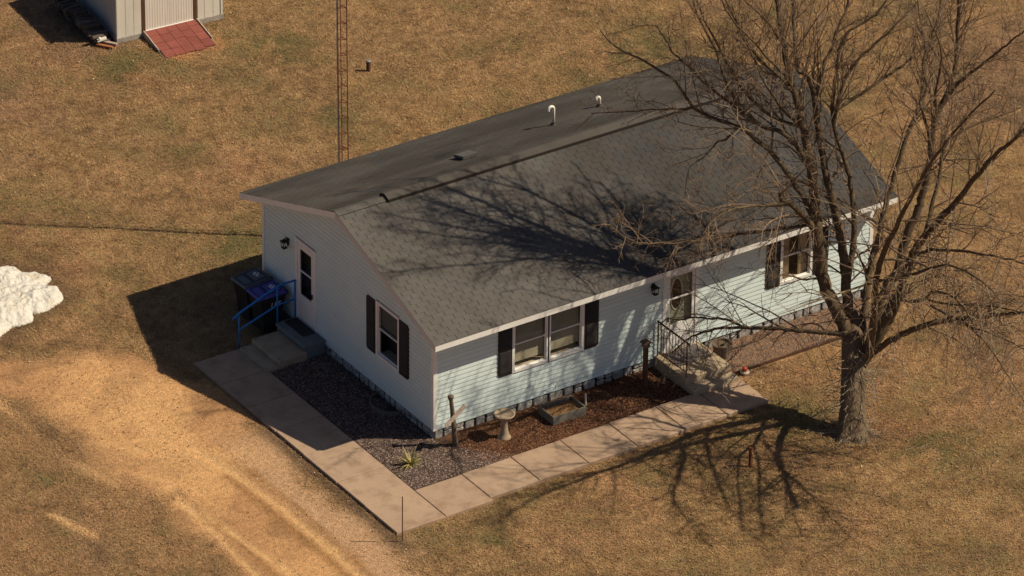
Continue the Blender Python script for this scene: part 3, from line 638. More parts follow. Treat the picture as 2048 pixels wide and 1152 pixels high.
def storm_door(fr, u0, u1, z0, z1, gu0, gu1, gz0, gz1, bar, front):
    c = MB(); t = .055
    lbox(c, fr, u0 - .03, u0 + t, -.06, .036, z0, z1 + .03); lbox(c, fr, u1 - t, u1 + .03, -.06, .036, z0, z1 + .03); lbox(c, fr, u0 + t, u1 - t, -.06, .036, z1 - t, z1 + .03)
    fr_ = c.build('door_frame', 'white', house)
    d = MB(); a, b_, lo, hi = u0 + t + .004, u1 - t - .004, z0 + .03, z1 - t - .004; D0, D1 = -.012, .018
    lbox(d, fr, a, gu0, D0, D1, lo, hi); lbox(d, fr, gu1, b_, D0, D1, lo, hi); lbox(d, fr, gu0, gu1, D0, D1, lo, gz0); lbox(d, fr, gu0, gu1, D0, D1, gz1, hi)
    if front:                                        # ribs pressed in the kick panel
        for k in range(7): uu = gu0 + .03 + k * (gu1 - gu0 - .06) / 6; lbox(d, fr, uu - .006, uu + .006, D1, D1 + .004, lo + .1, gz0 - .12)
    dr = d.build('storm_door', 'white', house)
    br = MB(); lbox(br, fr, gu0, gu1, D0 + .002, D1 + .004, bar - .016, bar + .016); br.build('mid_rail', 'white', dr)
    for q, (p0, p1) in enumerate(((gz0, bar - .016), (bar + .016, gz1))):
        g = MB(); lbox(g, fr, gu0 + .0, gu1 - .0, .0, .003, p0, p1); g.build('pane', 'glass', dr)
    th = MB(); lbox(th, fr, u0 - .03, u1 + .03, -.06, .06, z0 - .05, z0 + .012); th.build('threshold', 'trim_grey', fr_)
    h = MB(); hu = (gu0 - .05) if front else (gu1 + .05 if False else gu0 - .05); lbox(h, fr, hu - .012, hu + .012, D1, D1 + .035, (z0 + z1) / 2 - .25, (z0 + z1) / 2 - .13); h.build('handle', 'black', dr)
    return fr_, dr
f1, dr1 = storm_door(FRm, 6.26, 7.20, .28, 2.42, 6.44, 7.06, 1.00, 2.24, 1.67, True)
f2, dr2 = storm_door(GBm, 4.99, 5.85, .38, 2.47, 5.20, 5.69, 1.07, 2.27, 1.70, False)
m = MB(); lbox(m, FRm, 6.28, 7.18, -.12, -.085, .3, 2.4); idr = m.build('entry_door', 'innerdoor', house)
def oval(m, cu, cz, ru, rz, d, ring=None):
    n_ = 36; P = [(cu + ru * math.cos(2 * math.pi * k / n_), cz + rz * math.sin(2 * math.pi * k / n_)) for k in range(n_)]
    if ring is None: m.prism([FRm(u, d, z_) for u, z_ in P], (0, -.012, 0))
    else:
        P2 = [(cu + (ru + ring) * math.cos(2 * math.pi * k / n_), cz + (rz + ring) * math.sin(2 * math.pi * k / n_)) for k in range(n_)]
        vs = [FRm(u, d, z_) for u, z_ in P] + [FRm(u, d, z_) for u, z_ in P2] + [FRm(u, d - .03, z_) for u, z_ in P2]
        m.add(vs, [(i, (i + 1) % n_, (i + 1) % n_ + n_, i + n_) for i in range(n_)] + [(i + n_, (i + 1) % n_ + n_, (i + 1) % n_ + 2 * n_, i + 2 * n_) for i in range(n_)])
m = MB(); oval(m, 6.68, 1.72, .145, .40, -.084); m.build('oval_window', 'doorglass', idr)
m = MB(); oval(m, 6.68, 1.72, .147, .402, -.07, .025); m.build('oval_moulding', 'white', idr)
m = MB(); lbox(m, GBm, 5.01, 5.83, -.16, -.13, .4, 2.45); m.build('entry_door', 'room', house)
# lamps by the two doors
def coach_lamp(c, axis, label_):
    x, y, z_ = c; nx_, ny_ = axis
    m = MB(); m.obox((x + nx_ * .012, y + ny_ * .012, z_ + .05), (.045 * abs(ny_) + .012 * abs(nx_), 0, 0), (0, .045 * abs(nx_) + .012 * abs(ny_), 0), (0, 0, .09))
    px, py = x + nx_ * .11, y + ny_ * .11
    m.tube([(x + nx_ * .02, y + ny_ * .02, z_ + .10), (x + nx_ * .07, y + ny_ * .07, z_ + .17), (px, py, z_ + .13)], .012, 8)
    m.add([(px - .085, py - .085, z_ + .08), (px + .085, py - .085, z_ + .08), (px + .085, py + .085, z_ + .08), (px - .085, py + .085, z_ + .08), (px, py, z_ + .15)], [(3, 2, 1, 0), (0, 1, 4), (1, 2, 4), (2, 3, 4), (3, 0, 4)])
    for a in (-1, 1):
        for b_ in (-1, 1): m.tube([(px + a * .062, py + b_ * .062, z_ + .08), (px + a * .045, py + b_ * .045, z_ - .08)], .008, 5)
    m.box(px - .055, px + .055, py - .055, py + .055, z_ - .10, z_ - .078)
    o = m.build('wall_lamp', 'black', house, label=label_)
    g = MB(); g.add([(px - .04, py - .04, z_ - .077), (px + .04, py - .04, z_ - .077), (px + .04, py + .04, z_ - .077), (px - .04, py + .04, z_ - .077), (px - .055, py - .055, z_ + .079), (px + .055, py - .055, z_ + .079), (px + .055, py + .055, z_ + .079), (px - .055, py + .055, z_ + .079)],
                    [(3, 2, 1, 0), (4, 5, 6, 7), (0, 1, 5, 4), (1, 2, 6, 5), (2, 3, 7, 6), (3, 0, 4, 7)]); g.build('lamp_glass', 'glass', o)
    g = MB(); g.tube([(px, py, z_ - .07), (px, py, z_ + .03)], .018, 8); g.build('bulb', 'pvc', o)
coach_lamp((-.018, 6.2, 2.17), (-1, 0), 'black lantern left of the gable door'); coach_lamp((5.94, -.018, 2.12), (0, -1), 'black lantern left of the front door')

# ---------------------------------------------------------------- steps, mats, railings
st = thing('concrete_steps', 'three level concrete steps with a grey painted landing at the gable door', 'steps', (-.8, 5.2, 0))
b = MB(); b.bbox(-.60, -.03, 4.56, 5.86, .315, .385, .012); b.build('landing_slab', 'slate', st)
b = MB(); b.box(-.57, -.035, 4.59, 5.83, -.05, .312); b.build('landing_base', 'slate', st)
b = MB(); b.bbox(-1.32, -.572, 4.52, 5.74, -.05, .235, .012); b.build('tread', 'concrete_tan', st)
b = MB(); b.bbox(-1.655, -1.322, 4.50, 5.72, -.05, .115, .012); b.build('tread', 'concrete_tan', st)
b = MB()
for x, y, z_ in ((-1.26, 5.66, .236), (-1.26, 4.60, .236), (-1.60, 5.64, .116), (-1.60, 4.58, .116)): b.lathe((x, y, z_), [(.018, 0), (.018, .003)], 8)
b.build('lifting_hole', 'black', st)
b = MB(); b.bbox(-.40, -.05, 4.95, 5.80, .386, .398, .004); tag(b.build('door_mat', 'rubber'), 'black rubber door mat on the grey landing at the gable door', 'door mat')
rl = thing('handrail', 'bright blue steel handrail beside the gable door steps and wheelie bins', 'handrail', (-1.1, 5.85, 0))
Y_ = 5.86
for x, z0, z1 in ((-1.58, -.02, .93), (-.54, .385, 1.33), (-.06, .385, 1.33)):
    m = MB(); m.tube([(x, Y_, z0), (x, Y_, z1)], .021, 10); m.build('post', 'bluerail', rl, smooth=True)
m = MB(); m.tube([(-1.75, Y_, .83), (-1.58, Y_, .94), (-.56, Y_, 1.335), (-.50, Y_, 1.35), (-.03, Y_, 1.35)], .026, 10); m.build('top_rail', 'bluerail', rl, smooth=True)
m = MB(); m.tube([(-1.58, Y_, .50), (-.54, Y_, .84), (-.48, Y_, .85), (-.06, Y_, .85)], .021, 10); m.build('lower_rail', 'bluerail', rl, smooth=True)
sf = thing('concrete_steps', 'tan two level concrete steps below the white front door', 'steps', (6.65, -.8, 0))
b = MB(); b.bbox(6.02, 7.28, -1.30, -.03, -.05, .325, .015); b.build('platform', 'concrete_tan', sf)
b = MB(); b.bbox(6.02, 7.28, -1.64, -1.302, -.05, .165, .015); b.build('tread', 'concrete_tan', sf)
b = MB()
for x, y, z_ in ((6.10, -1.22, .326), (7.20, -1.22, .326), (6.10, -1.56, .166), (7.20, -1.56, .166)): b.lathe((x, y, z_), [(.018, 0), (.018, .003)], 8)
b.build('lifting_hole', 'black', sf)
b = MB(); b.bbox(6.17, 7.13, -.76, -.10, .326, .338, .004); tag(b.build('door_mat', 'mat_grey'), 'worn grey mat on the front steps under the white door', 'door mat')
ri = thing('iron_railing', 'rusty iron railing with thin balusters on the left of the front steps', 'railing', (6.08, -.7, .325))
for y in (-.08, -1.24):
    m = MB(); m.tube([(6.08, y, .32), (6.08, y, 1.24)], .017, 6); m.build('post', 'darkrust', ri)
m = MB(); m.tube([(6.08, -.05, 1.24), (6.08, -1.27, 1.24), (6.08, -1.33, 1.20)], .022, 6); m.build('top_rail', 'darkrust', ri)
m = MB(); m.tube([(6.08, -.08, .45), (6.08, -1.24, .45)], .013, 6); m.build('lower_rail', 'darkrust', ri)
m = MB(); m.tube([(6.08, -.08, .80), (6.08, -.5, 1.0), (6.08, -.66, .82), (6.08, -.82, 1.0), (6.08, -1.24, .80)], .010, 5); m.build('scroll', 'darkrust', ri)
for k in range(9):
    m = MB(); y = -.08 - (k + 1) * .116; m.tube([(6.08, y, .45), (6.08, y, 1.24)], .008, 5); m.build('baluster', 'darkrust', ri)

# ---------------------------------------------------------------- wheeled bins
def wheelie(cx, cy, label, lidm, rot=0.0, text=False):
    t = thing('wheeled_bin', label, 'bin', (cx, cy, 0), 'wheeled bins by the gable wall')
    def R(x, y, z_): c, s = math.cos(rot), math.sin(rot); return (cx + x * c - y * s, cy + x * s + y * c, z_)
    b = MB()      # front of the bin faces -x, hinge side +x
    prof = [(-.26, .20, .235, .05), (-.30, .24, .25, .5), (-.38, .30, .28, .92), (-.40, .32, .295, .93), (-.40, .32, .295, .97)]
    vs = []
    for xa, xb, hy, z_ in prof: vs += [R(xa, -hy, z_), R(xb, -hy, z_), R(xb, hy, z_), R(xa, hy, z_)]
    fs = [(3, 2, 1, 0)] + [(i * 4 + k, i * 4 + (k + 1) % 4, i * 4 + 4 + (k + 1) % 4, i * 4 + 4 + k) for i in range(4) for k in range(4)] + [(16, 17, 18, 19)]
    b.add(vs, fs); b.build('body', 'black', t)
    l = MB(); P = [R(-.43, -.31, .972), R(.33, -.31, .985), R(.33, .31, .985), R(-.43, .31, .972)]; Q = [R(-.41, -.29, 1.005), R(.29, -.27, 1.075), R(.29, .27, 1.075), R(-.41, .29, 1.005)]
    l.add(P + Q, [(3, 2, 1, 0), (4, 5, 6, 7), (0, 1, 5, 4), (1, 2, 6, 5), (2, 3, 7, 6), (3, 0, 4, 7)]); lid = l.build('lid', lidm, t)
    def lz(x): return 1.005 + (x + .41) * .1
    for (xa, xb) in ((-.36, -.13), (-.10, .24)):
        g = MB()
        for (a, b_, c, d) in ((xa, xb, -.24, -.225), (xa, xb, .225, .24), (xa, xa + .015, -.225, .225), (xb - .015, xb, -.225, .225)):
            g.add([R(a, c, lz(a)), R(b_, c, lz(b_)), R(b_, d, lz(b_)), R(a, d, lz(a)), R(a, c, lz(a) + .012), R(b_, c, lz(b_) + .012), R(b_, d, lz(b_) + .012), R(a, d, lz(a) + .012)],
                  [(4, 5, 6, 7), (0, 1, 5, 4), (1, 2, 6, 5), (2, 3, 7, 6), (3, 0, 4, 7)])
        g.build('lid_ridge', 'black', lid)
    g = MB()      # pale two winged print on the lid
    for pts in ([(.02, .02), (.08, .10), (.15, .09), (.12, .02)], [(.05, -.01), (.12, -.02), (.13, -.10), (.06, -.09)], [(.12, -.02), (.19, .0), (.16, .04), (.12, .02)]):
        g.add([R(x, y, lz(x) + .004) for x, y in pts] + [R(x, y, lz(x) + .006) for x, y in pts], [(3, 2, 1, 0), (4, 5, 6, 7), (0, 1, 5, 4), (1, 2, 6, 5), (2, 3, 7, 6), (3, 0, 4, 7)])
    g.build('lid_print', 'print', lid)
    h = MB(); h.tube([R(.33, -.24, .93), R(.40, -.24, .96), R(.40, .24, .96), R(.33, .24, .93)], .016, 8); h.build('handle', 'black', t)
    for s in (-1, 1):
        w = MB(); w.tube([R(.24, s * .24, .13), R(.24, s * .30, .13)], .13, 18); w.build('wheel', 'black', t)
    if text:
        cu = bpy.data.curves.new('lettering', 'FONT'); cu.body = 'LRS'; cu.size = .17; cu.align_x = 'CENTER'; cu.extrude = .002; cu.shear = .25; cu.materials.append(M['print'])
        tmp_ = bpy.data.objects.new('lettering', cu); o = bpy.data.objects.new('lettering', bpy.data.meshes.new_from_object(tmp_)); bpy.data.objects.remove(tmp_); COL.objects.link(o); o.parent = t
        o.rotation_euler = (math.radians(86), 0, rot); o.location = (.02, -.296, .70)
    return t
wheelie(-.50, 7.02, 'black wheeled bin with a grey lid at the far house corner', 'bingrey', .04)
wheelie(-.50, 6.33, 'wheeled bin with a blue violet lid behind the blue handrail', 'binblue', -.02, True)

# ---------------------------------------------------------------- garden things
def leanp(b0, b1, t): return tuple(b0[k] + (b1[k] - b0[k]) * t for k in range(3))
t = thing('rustic_post', 'leaning weathered log post with a crooked bleached board nailed across it', 'post', (.28, -.49, 0))
A, B_ = (.28, -.49, -.05), (.13, -.50, 1.30)
m = MB(); m.tube([leanp(A, B_, k / 10) for k in range(11)], [.075, .07, .066, .062, .058, .06, .055, .052, .050, .048, .045], 10, jit=.07); m.build('log', 'driftwood', t)
m = MB(); m.lathe((.125, -.50, 1.27), [(.045, 0), (.062, .03), (.075, .07), (.07, .10), (.04, .125)], 12, jit=.08); m.build('knob', 'driftwood', t)
m = MB(); m.tube([(.20, -.55, .45), (.17, -.59, .60), (.16, -.58, .74)], [.045, .06, .035], 8, jit=.15); m.build('burl', 'driftwood', t)
m = MB(); d = Vector((.83, .05, .56)).normalized(); m.obox((.20, -.575, .86), d * .33, Vector((0, .012, 0)), Vector((-d.z, 0, d.x)) * .055); m.build('board', 'plank', t)
bb = thing('bird_bath', 'round cast stone bird bath in the mulch by the siding', 'bird bath', (1.39, -.78, 0))
m = MB(); m.lathe((1.39, -.78, 0), [(.155, -.03), (.155, .04), (.12, .07), (.10, .16), (.075, .30), (.07, .42), (.085, .50), (.10, .54)], 20, jit=.03); m.build('pedestal', 'caststone', bb, smooth=True)
m = MB(); m.lathe((1.39, -.78, .54), [(.09, 0), (.20, .04), (.245, .085), (.25, .105), (.215, .108), (.19, .08), (.08, .055), (.0, .05)], 28, jit=.015); m.build('basin', 'caststone', bb, smooth=True)
pl = thing('planter_box', 'low weathered grey board planter box with dry soil below the double window', 'planter', (3.05, -.66, 0))
for x0_, x1_, y0_, y1_ in ((2.60, 3.50, -.97, -.94), (2.60, 3.50, -.38, -.35), (2.60, 2.63, -.939, -.381), (3.47, 3.50, -.939, -.381)):
    m = MB(); m.box(x0_, x1_, y0_, y1_, -.05, .24); m.build('board', 'planter', pl)
m = MB(); m.col = (.26, .145, .07); n_ = 14
gv = [(2.63 + .84 * i / n_, -.94 + .56 * j / n_, .13 + random.uniform(0, .03)) for j in range(n_ + 1) for i in range(n_ + 1)]
m.add(gv, [(j * (n_ + 1) + i, j * (n_ + 1) + i + 1, (j + 1) * (n_ + 1) + i + 1, (j + 1) * (n_ + 1) + i) for j in range(n_) for i in range(n_)]); m.build('soil', 'soil', pl)
def wire_stake(x, y, h, r, label):
    m = MB(); m.tube([(x + .02, y, 0), (x, y, h * .5), (x - .01, y, h)], .005, 5)
    m.tube([(x - .01 + r * math.cos(a), y, h + r + r * math.sin(a)) for a in [k * math.pi / 8 for k in range(17)]], .006, 5)
    return tag(m.build('garden_stake', 'galv'), label, 'garden stake', None)
wire_stake(3.2, -.16, .50, .05, 'thin wire garden stake with a ring against the siding under the double window')
wire_stake(2.80, -.46, .34, .035, 'short wire hook stake at the left end of the planter box')
wire_stake(3.40, -.44, .30, .035, 'short wire hook stake at the right end of the planter box')
m = MB(); m.tube([(3.72, -.62, -.03), (3.72, -.62, .34)], .022, 8); tag(m.build('marker_stake', 'pvc'), 'short white plastic stake at the right of the planter box', 'stake')
bf = thing('lantern_post', 'brown wooden post with a small roofed lantern left of the front steps', 'post', (5.3, -.71, 0))
m = MB(); m.box(5.255, 5.345, -.755, -.665, -.03, 1.12); m.build('post', 'brown', bf)
m = MB(); m.box(5.23, 5.37, -.78, -.64, 1.12, 1.24); m.build('lantern_box', 'driftwood', bf)
m = MB(); m.add([(5.19, -.82, 1.24), (5.41, -.82, 1.24), (5.41, -.60, 1.24), (5.19, -.60, 1.24), (5.3, -.71, 1.36)], [(3, 2, 1, 0), (0, 1, 4), (1, 2, 4), (2, 3, 4), (3, 0, 4)]); m.build('roof', 'driftwood', bf)
tb = thing('tub_planter', 'round brown tub of soil right of the front steps', 'planter', (7.62, -.48, 0))
m = MB(); m.lathe((7.62, -.48, 0), [(.16, -.02), (.20, .18), (.235, .36), (.24, .38), (.215, .38), (.20, .32)], 22); m.build('tub', 'driftwood', tb, smooth=False)
m = MB(); m.col = (.22, .14, .08); m.lathe((7.62, -.48, .29), [(.205, 0), (.16, .02), (.05, .03)], 18, jit=.05); m.build('soil', 'soil', tb)
dz = thing('garden_ornament', 'small red glazed ball on a pale round base at the lawn edge', 'ornament', (7.66, -1.34, 0))
m = MB(); m.lathe((7.66, -1.34, 0), [(.11, -.01), (.115, .03), (.08, .05)], 16, jit=.06); m.build('base', 'plank', dz, smooth=True)
m = MB(); m.lathe((7.66, -1.34, .045), [(.02, 0), (.055, .02), (.065, .055), (.05, .09), (.015, .105)], 14); m.build('ball', 'red', dz, smooth=True)
ww = thing('window_well', 'dark oval galvanised window well against the gable skirting', 'window well', (-.22, 1.82, 0))
m = MB(); n_ = 20; vs = []
for rr in (1.0, .94):
    for k in range(n_ + 1):
        a = math.pi / 2 + math.pi * k / n_; vs += [(-.01 + .46 * rr * math.cos(a), 1.82 + .52 * rr * math.sin(a), -.02), (-.01 + .46 * rr * math.cos(a), 1.82 + .52 * rr * math.sin(a), .12)]
o_n = 2 * (n_ + 1); fs = []
for k in range(n_):
    a = 2 * k; fs += [(a, a + 2, a + 3, a + 1), (a + o_n + 1, a + o_n + 3, a + o_n + 2, a + o_n), (a + 1, a + 3, a + o_n + 3, a + o_n + 1)]
m.add(vs, fs); m.build('rim', 'planter', ww)
m = MB(); m.add([(-.01, 1.82, .035)] + [(-.01 + .43 * math.cos(math.pi / 2 + math.pi * k / n_), 1.82 + .49 * math.sin(math.pi / 2 + math.pi * k / n_), .035) for k in range(n_ + 1)], [(0, k + 1, k + 2) for k in range(n_)]); m.build('dark_floor', 'black', ww)
yc = thing('yucca_plant', 'small yellow green yucca clump in the corner gravel bed', 'plant', (-1.04, -.67, 0))
RR = random.Random(4)
for k in range(60):
    a = RR.uniform(0, 6.28); L_ = RR.uniform(.22, .50); el = RR.uniform(.15, 1.25); m = MB()
    m.col = RR.choice([(.14, .17, .05), (.18, .19, .06), (.40, .30, .10), (.48, .36, .14), (.10, .13, .045), (.30, .24, .09)]); w = RR.uniform(.012, .02); P = []; N_ = 4
    for i in range(N_ + 1):
        s = i / N_; e = el - s * .9 * (1.3 - el); P.append((-1.04 + math.cos(a) * L_ * s * math.cos(e * .9), -.67 + math.sin(a) * L_ * s * math.cos(e * .9), .03 + L_ * s * math.sin(max(e, -.1)) * 1.0))
    vs = []
    for i, p_ in enumerate(P):
        ww_ = w * (1 - (i / N_) ** 2 * .9); vs += [(p_[0] - math.sin(a) * ww_, p_[1] + math.cos(a) * ww_, p_[2]), (p_[0] + math.sin(a) * ww_, p_[1] - math.cos(a) * ww_, p_[2]), (p_[0], p_[1], p_[2] - ww_ * .6)]
    m.add(vs, [q for i in range(N_) for q in ((3 * i, 3 * i + 3, 3 * i + 4, 3 * i + 1), (3 * i + 1, 3 * i + 4, 3 * i + 5, 3 * i + 2), (3 * i + 2, 3 * i + 5, 3 * i + 3, 3 * i))])
    m.build('leaf', 'yucca', yc)
m = MB(); m.tube([(5.37, -4.77, -.05), (5.37, -4.77, .46)], .038, 12); m.lathe((5.37, -4.77, .455), [(.045, 0), (.045, .03), (.02, .045)], 12); tag(m.build('pipe_post', 'rust', smooth=False), 'short rusty red pipe standing in the front lawn', 'pipe')
m = MB(); m.tube([(-2.91, -3.24, -.1), (-2.91, -3.24, 1.16)], .012, 8); tag(m.build('driveway_marker', 'darkrust'), 'thin dark metal stake at the outer corner of the sidewalk', 'stake')
vp = thing('vent_post', 'short brown pipe with a grey cap in the back lawn near the tower', 'pipe', (8.32, 15.94, 0))
m = MB(); m.tube([(8.32, 15.94, -.05), (8.32, 15.94, .27)], .057, 14); m.build('pipe', 'brown', vp)
m = MB(); m.lathe((8.32, 15.94, .27), [(.064, 0), (.064, .025), (.05, .035)], 14); m.build('cap', 'galv', vp)

# ---------------------------------------------------------------- lattice antenna tower
tw = thing('antenna_tower', 'tall slim rusty lattice antenna tower standing behind the house', 'tower', (3.24, 8.93, 0))
TH = 13.0; fw_ = .30; c0 = Vector((3.21, 8.93, 0)); lean = Vector((.028, .056, 1))
legs = [Vector((-.085, .045, 0)), Vector((.105, -.055, 0)), Vector((.06, .15, 0))]
for k, lg in enumerate(legs):
    m = MB(); m.tube([c0 + lg + Vector((0, 0, -.1)), c0 + lg + lean * TH], .013 if k < 2 else .011, 6); m.build('leg', 'rust', tw)
z_ = .35
while z_ < TH - .1:
    m = MB()
    for k in range(3): m.tube([c0 + legs[k] + lean * z_, c0 + legs[(k + 1) % 3] + lean * (z_ + (.0))], .010, 5, cap=False)
    m.build('rung', 'rust', tw); z_ += .405
m = MB(); m.tube([c0 + legs[0] + Vector((-.03, 0, 0)) + lean * (TH * k / 20) + Vector((random.uniform(-.008, .008), 0, 0)) for k in range(21)], .008, 5); m.build('cable', 'cable', tw)
m = MB(); m.tube([c0 + lean * TH, c0 + lean * (TH + 1.4)], .02, 6)
m.build('mast', 'galv', tw)

# ---------------------------------------------------------------- garden shed, ramp and firewood
ang = math.atan2(20.41 - 20.65, 6.73 - 3.76); ca, sa = math.cos(ang), math.sin(ang)
shed = thing('garden_shed', 'cream metal garden shed with double doors and brown door posts', 'shed', (3.76, 20.65, 0))
def SH(u, v, z_): return (3.76 + u * ca - v * sa, 20.65 + u * sa + v * ca, z_)
def sbox(m, u0, u1, v0, v1, z0, z1):
    m.add([SH(u0, v0, z0), SH(u1, v0, z0), SH(u1, v1, z0), SH(u0, v1, z0), SH(u0, v0, z1), SH(u1, v0, z1), SH(u1, v1, z1), SH(u0, v1, z1)],
          [(3, 2, 1, 0), (4, 5, 6, 7), (0, 1, 5, 4), (1, 2, 6, 5), (2, 3, 7, 6), (3, 0, 4, 7)]); return m
SW, SD, Sh = 2.98, 2.4, 1.72
m = MB(); sbox(m, -.02, SW + .02, -.03, SD, -.02, .125); m.build('base_sill', 'shedsill', shed)
m = MB(); sbox(m, .02, .69, .02, .05, .125, Sh); sbox(m, 2.25, SW - .02, .02, .05, .125, Sh); sbox(m, .69, 2.25, .021, .05, 1.68, Sh)
m.prism([SH(.02, .02, Sh), SH(SW - .02, .02, Sh), SH(SW / 2, .02, Sh + .42)], Vector(SH(0, .03, 0)) - Vector(SH(0, 0, 0)))
m.prism([SH(.02, SD - .05, Sh), SH(SW - .02, SD - .05, Sh), SH(SW / 2, SD - .05, Sh + .42)], Vector(SH(0, .03, 0)) - Vector(SH(0, 0, 0)))
sbox(m, .02, SW - .02, SD - .05, SD - .02, .125, Sh); m.build('wall', 'shedwall', shed)
for u0_, u1_ in ((0.0, .222), (.236, .452), (.466, .678), (2.262, 2.44), (2.454, 2.69), (2.704, 2.94)):
    m = MB(); sbox(m, u0_ + .02, u1_ + .02, .004, .0195, .13, Sh - .01); m.build('wall_panel', 'shedwall', shed)
k = 0
while k * .15 < SD - .1:                                # ribbed cladding of the side in shade
    m = MB(); v0 = .02 + k * .15; P = [SH(0.005, v0, .13), SH(0.005, v0 + .09, .13), SH(.018, v0 + .105, .13), SH(.018, v0 + .135, .13), SH(.005, v0 + .15, .13), SH(.03, v0 + .15, .13), SH(.03, v0, .13)]
    m.prism(P, (0, 0, Sh - .14)); m.build('side_panel', 'shedside', shed); k += 1
m = MB(); sbox(m, SW - .05, SW - .02, .05, SD - .05, .125, Sh); m.build('wall', 'shedwall', shed)
m = MB(); sbox(m, -.012, .0, -.012, .05, .13, Sh); sbox(m, -.012, .05, -.012, .0, .13, Sh); m.build('corner_trim', 'shedwall', shed)
m = MB(); sbox(m, SW - .0, SW + .012, -.012, .05, .13, Sh); sbox(m, SW - .05, SW + .012, -.012, .0, .13, Sh); m.build('corner_trim', 'shedwall', shed)
for u0_, u1_ in ((.70, .795), (2.145, 2.245)):
    m = MB(); sbox(m, u0_, u1_, -.006, .018, .13, 1.68); m.build('door_post', 'brown', shed)
for u0_, u1_, hs in ((.80, 1.468, 1), (1.474, 2.14, 0)):
    m = MB(); sbox(m, u0_, u1_, -.004, .012, .165, 1.66)
    for q in range(9): uu = u0_ + .05 + q * .072; m.add([SH(uu, -.0041, .18), SH(uu + .03, -.0041, .18), SH(uu + .015, -.008, .18), SH(uu, -.0041, 1.64), SH(uu + .03, -.0041, 1.64), SH(uu + .015, -.008, 1.64)], [(0, 2, 5, 3), (2, 1, 4, 5)])
    d_ = m.build('door', 'shedwall', shed)
    if hs: m = MB(); sbox(m, u1_ - .06, u1_ + .02, -.03, -.0045, 1.00, 1.06); m.build('latch', 'brown', d_)
m = MB(); sbox(m, .79, 2.15, -.035, .0, .127, .163); m.build('door_track', 'white', shed)
m = MB()
for sg in (0, 1):
    e0, e1 = (-.08, SW / 2) if sg == 0 else (SW + .08, SW / 2)
    za, zb = Sh - .0, Sh + .45
    m.prism([SH(e0, -.08, za), SH(e1, -.08, zb), SH(e1, -.08, zb + .02), SH(e0, -.08, za + .02)], Vector(SH(0, SD + .16, 0)) - Vector(SH(0, 0, 0)))
m.build('roof', 'shedside', shed)
rm = thing('shed_ramp', 'sloping ramp covered with brick red shingles in front of the shed doors', 'ramp', (5.3, 20.0, 0))
RU0, RU1, RV1 = .72, 2.22, -1.26
def RP(u, v, off=0): return SH(u + (-v) * -.02, v, .17 + (v / RV1) * -.165 + off)      # slopes from z .17 at the sill to ground
m = MB(); m.add([RP(RU0, -.04, -.02), RP(RU1, -.04, -.02), RP(RU1, RV1, -.02), RP(RU0, RV1, -.02), RP(RU0, -.04, -.05), RP(RU1, -.04, -.05), RP(RU1, RV1, -.05), RP(RU0, RV1, -.05)],
                [(0, 3, 2, 1), (4, 5, 6, 7), (0, 1, 5, 4), (1, 2, 6, 5), (2, 3, 7, 6), (3, 0, 4, 7)]); m.build('ramp_board', 'planter', rm)
cw = (RU1 - RU0 - .08) / 5
for c_ in range(5):
    v = -.045; offs = [.28, .30, .26, .34, .22][c_]; L_ = offs
    for _i in range(6):
        if v < RV1 + .02: break
        v2 = max(v - L_, RV1 - .10 + .05 * (c_ % 2)); u0_ = RU0 + .04 + c_ * cw + .005; u1_ = u0_ + cw - .010
        if v - v2 > .03:
            m = MB(); h = .012 + .005 * ((c_ + int(v * 10)) % 2)
            m.add([RP(u0_, v - .004, -.019), RP(u1_, v - .004, -.019), RP(u1_, v2, -.019), RP(u0_, v2, -.019), RP(u0_, v - .004, h * .4), RP(u1_, v - .004, h * .4), RP(u1_, v2, h), RP(u0_, v2, h)],
                  [(0, 1, 2, 3), (7, 6, 5, 4), (0, 4, 5, 1), (1, 5, 6, 2), (2, 6, 7, 3), (3, 7, 4, 0)]); m.build('red_tile', 'redtile', rm)
        v = v2; L_ = .33
for u_ in (RU0, RU1):
    m = MB(); P = [RP(u_, -.03, .02), RP(u_, -.95, .02), RP(u_, -.95, -.06), RP(u_, -.03, -.16)]; m.prism(P, Vector(SH(.03, 0, 0)) - Vector(SH(0, 0, 0))); m.build('side_board', 'plank', rm)
RW = random.Random(12); nl = 0
def log(c, dirv, L_, r, m_='firewood', lab='dark split firewood log stacked in the shade along the shed wall', grp='stacked firewood logs'):
    d = Vector(dirv).normalized(); up = Vector((0, 0, 1)); s = d.cross(up).normalized(); up = s.cross(d); n_ = 7; R2 = [RW.uniform(.75, 1.15) for _ in range(n_)]
    vs = []
    for e in (-.5, .5):
        for k in range(n_): a = 2 * math.pi * k / n_; vs.append(Vector(c) + d * L_ * e + (s * math.cos(a) + up * math.sin(a)) * r * R2[k])
    m = MB(); m.add(vs, [tuple(range(n_))[::-1], tuple(range(n_, 2 * n_))] + [(k, (k + 1) % n_, (k + 1) % n_ + n_, k + n_) for k in range(n_)]); tag(m.build('firewood_log', m_), lab, 'firewood', grp)
for v in range(13):
    for h in range(3 if v > 1 else 2):
        log(lab='dark split firewood log in the %s layer of the pile beside the shed' % ('bottom', 'middle', 'top')[h], c=SH(-.34 + RW.uniform(-.05, .05) - .05 * h, .16 + v * .19 + RW.uniform(-.03, .03), .07 + h * .135), dirv=(math.cos(ang) + RW.uniform(-.1, .1), math.sin(ang) + RW.uniform(-.25, .25), RW.uniform(-.1, .1)), L_=RW.uniform(.36, .48), r=RW.uniform(.065, .085))
m = MB(); m.obox((3.36, 20.60, .05), Vector((.13, -.19, -.0)), Vector((.035, .024, 0)), Vector((0, 0, .022))); tag(m.build('board', 'orangewood'), 'orange board lying left of the firewood end near the shed', 'board')
m = MB(); m.obox((3.56, 20.67, .05), Vector((.11, -.16, 0)), Vector((.035, .024, 0)), Vector((0, 0, .022))); tag(m.build('board', 'plank'), 'pale board lying closest to the shed corner post', 'board')
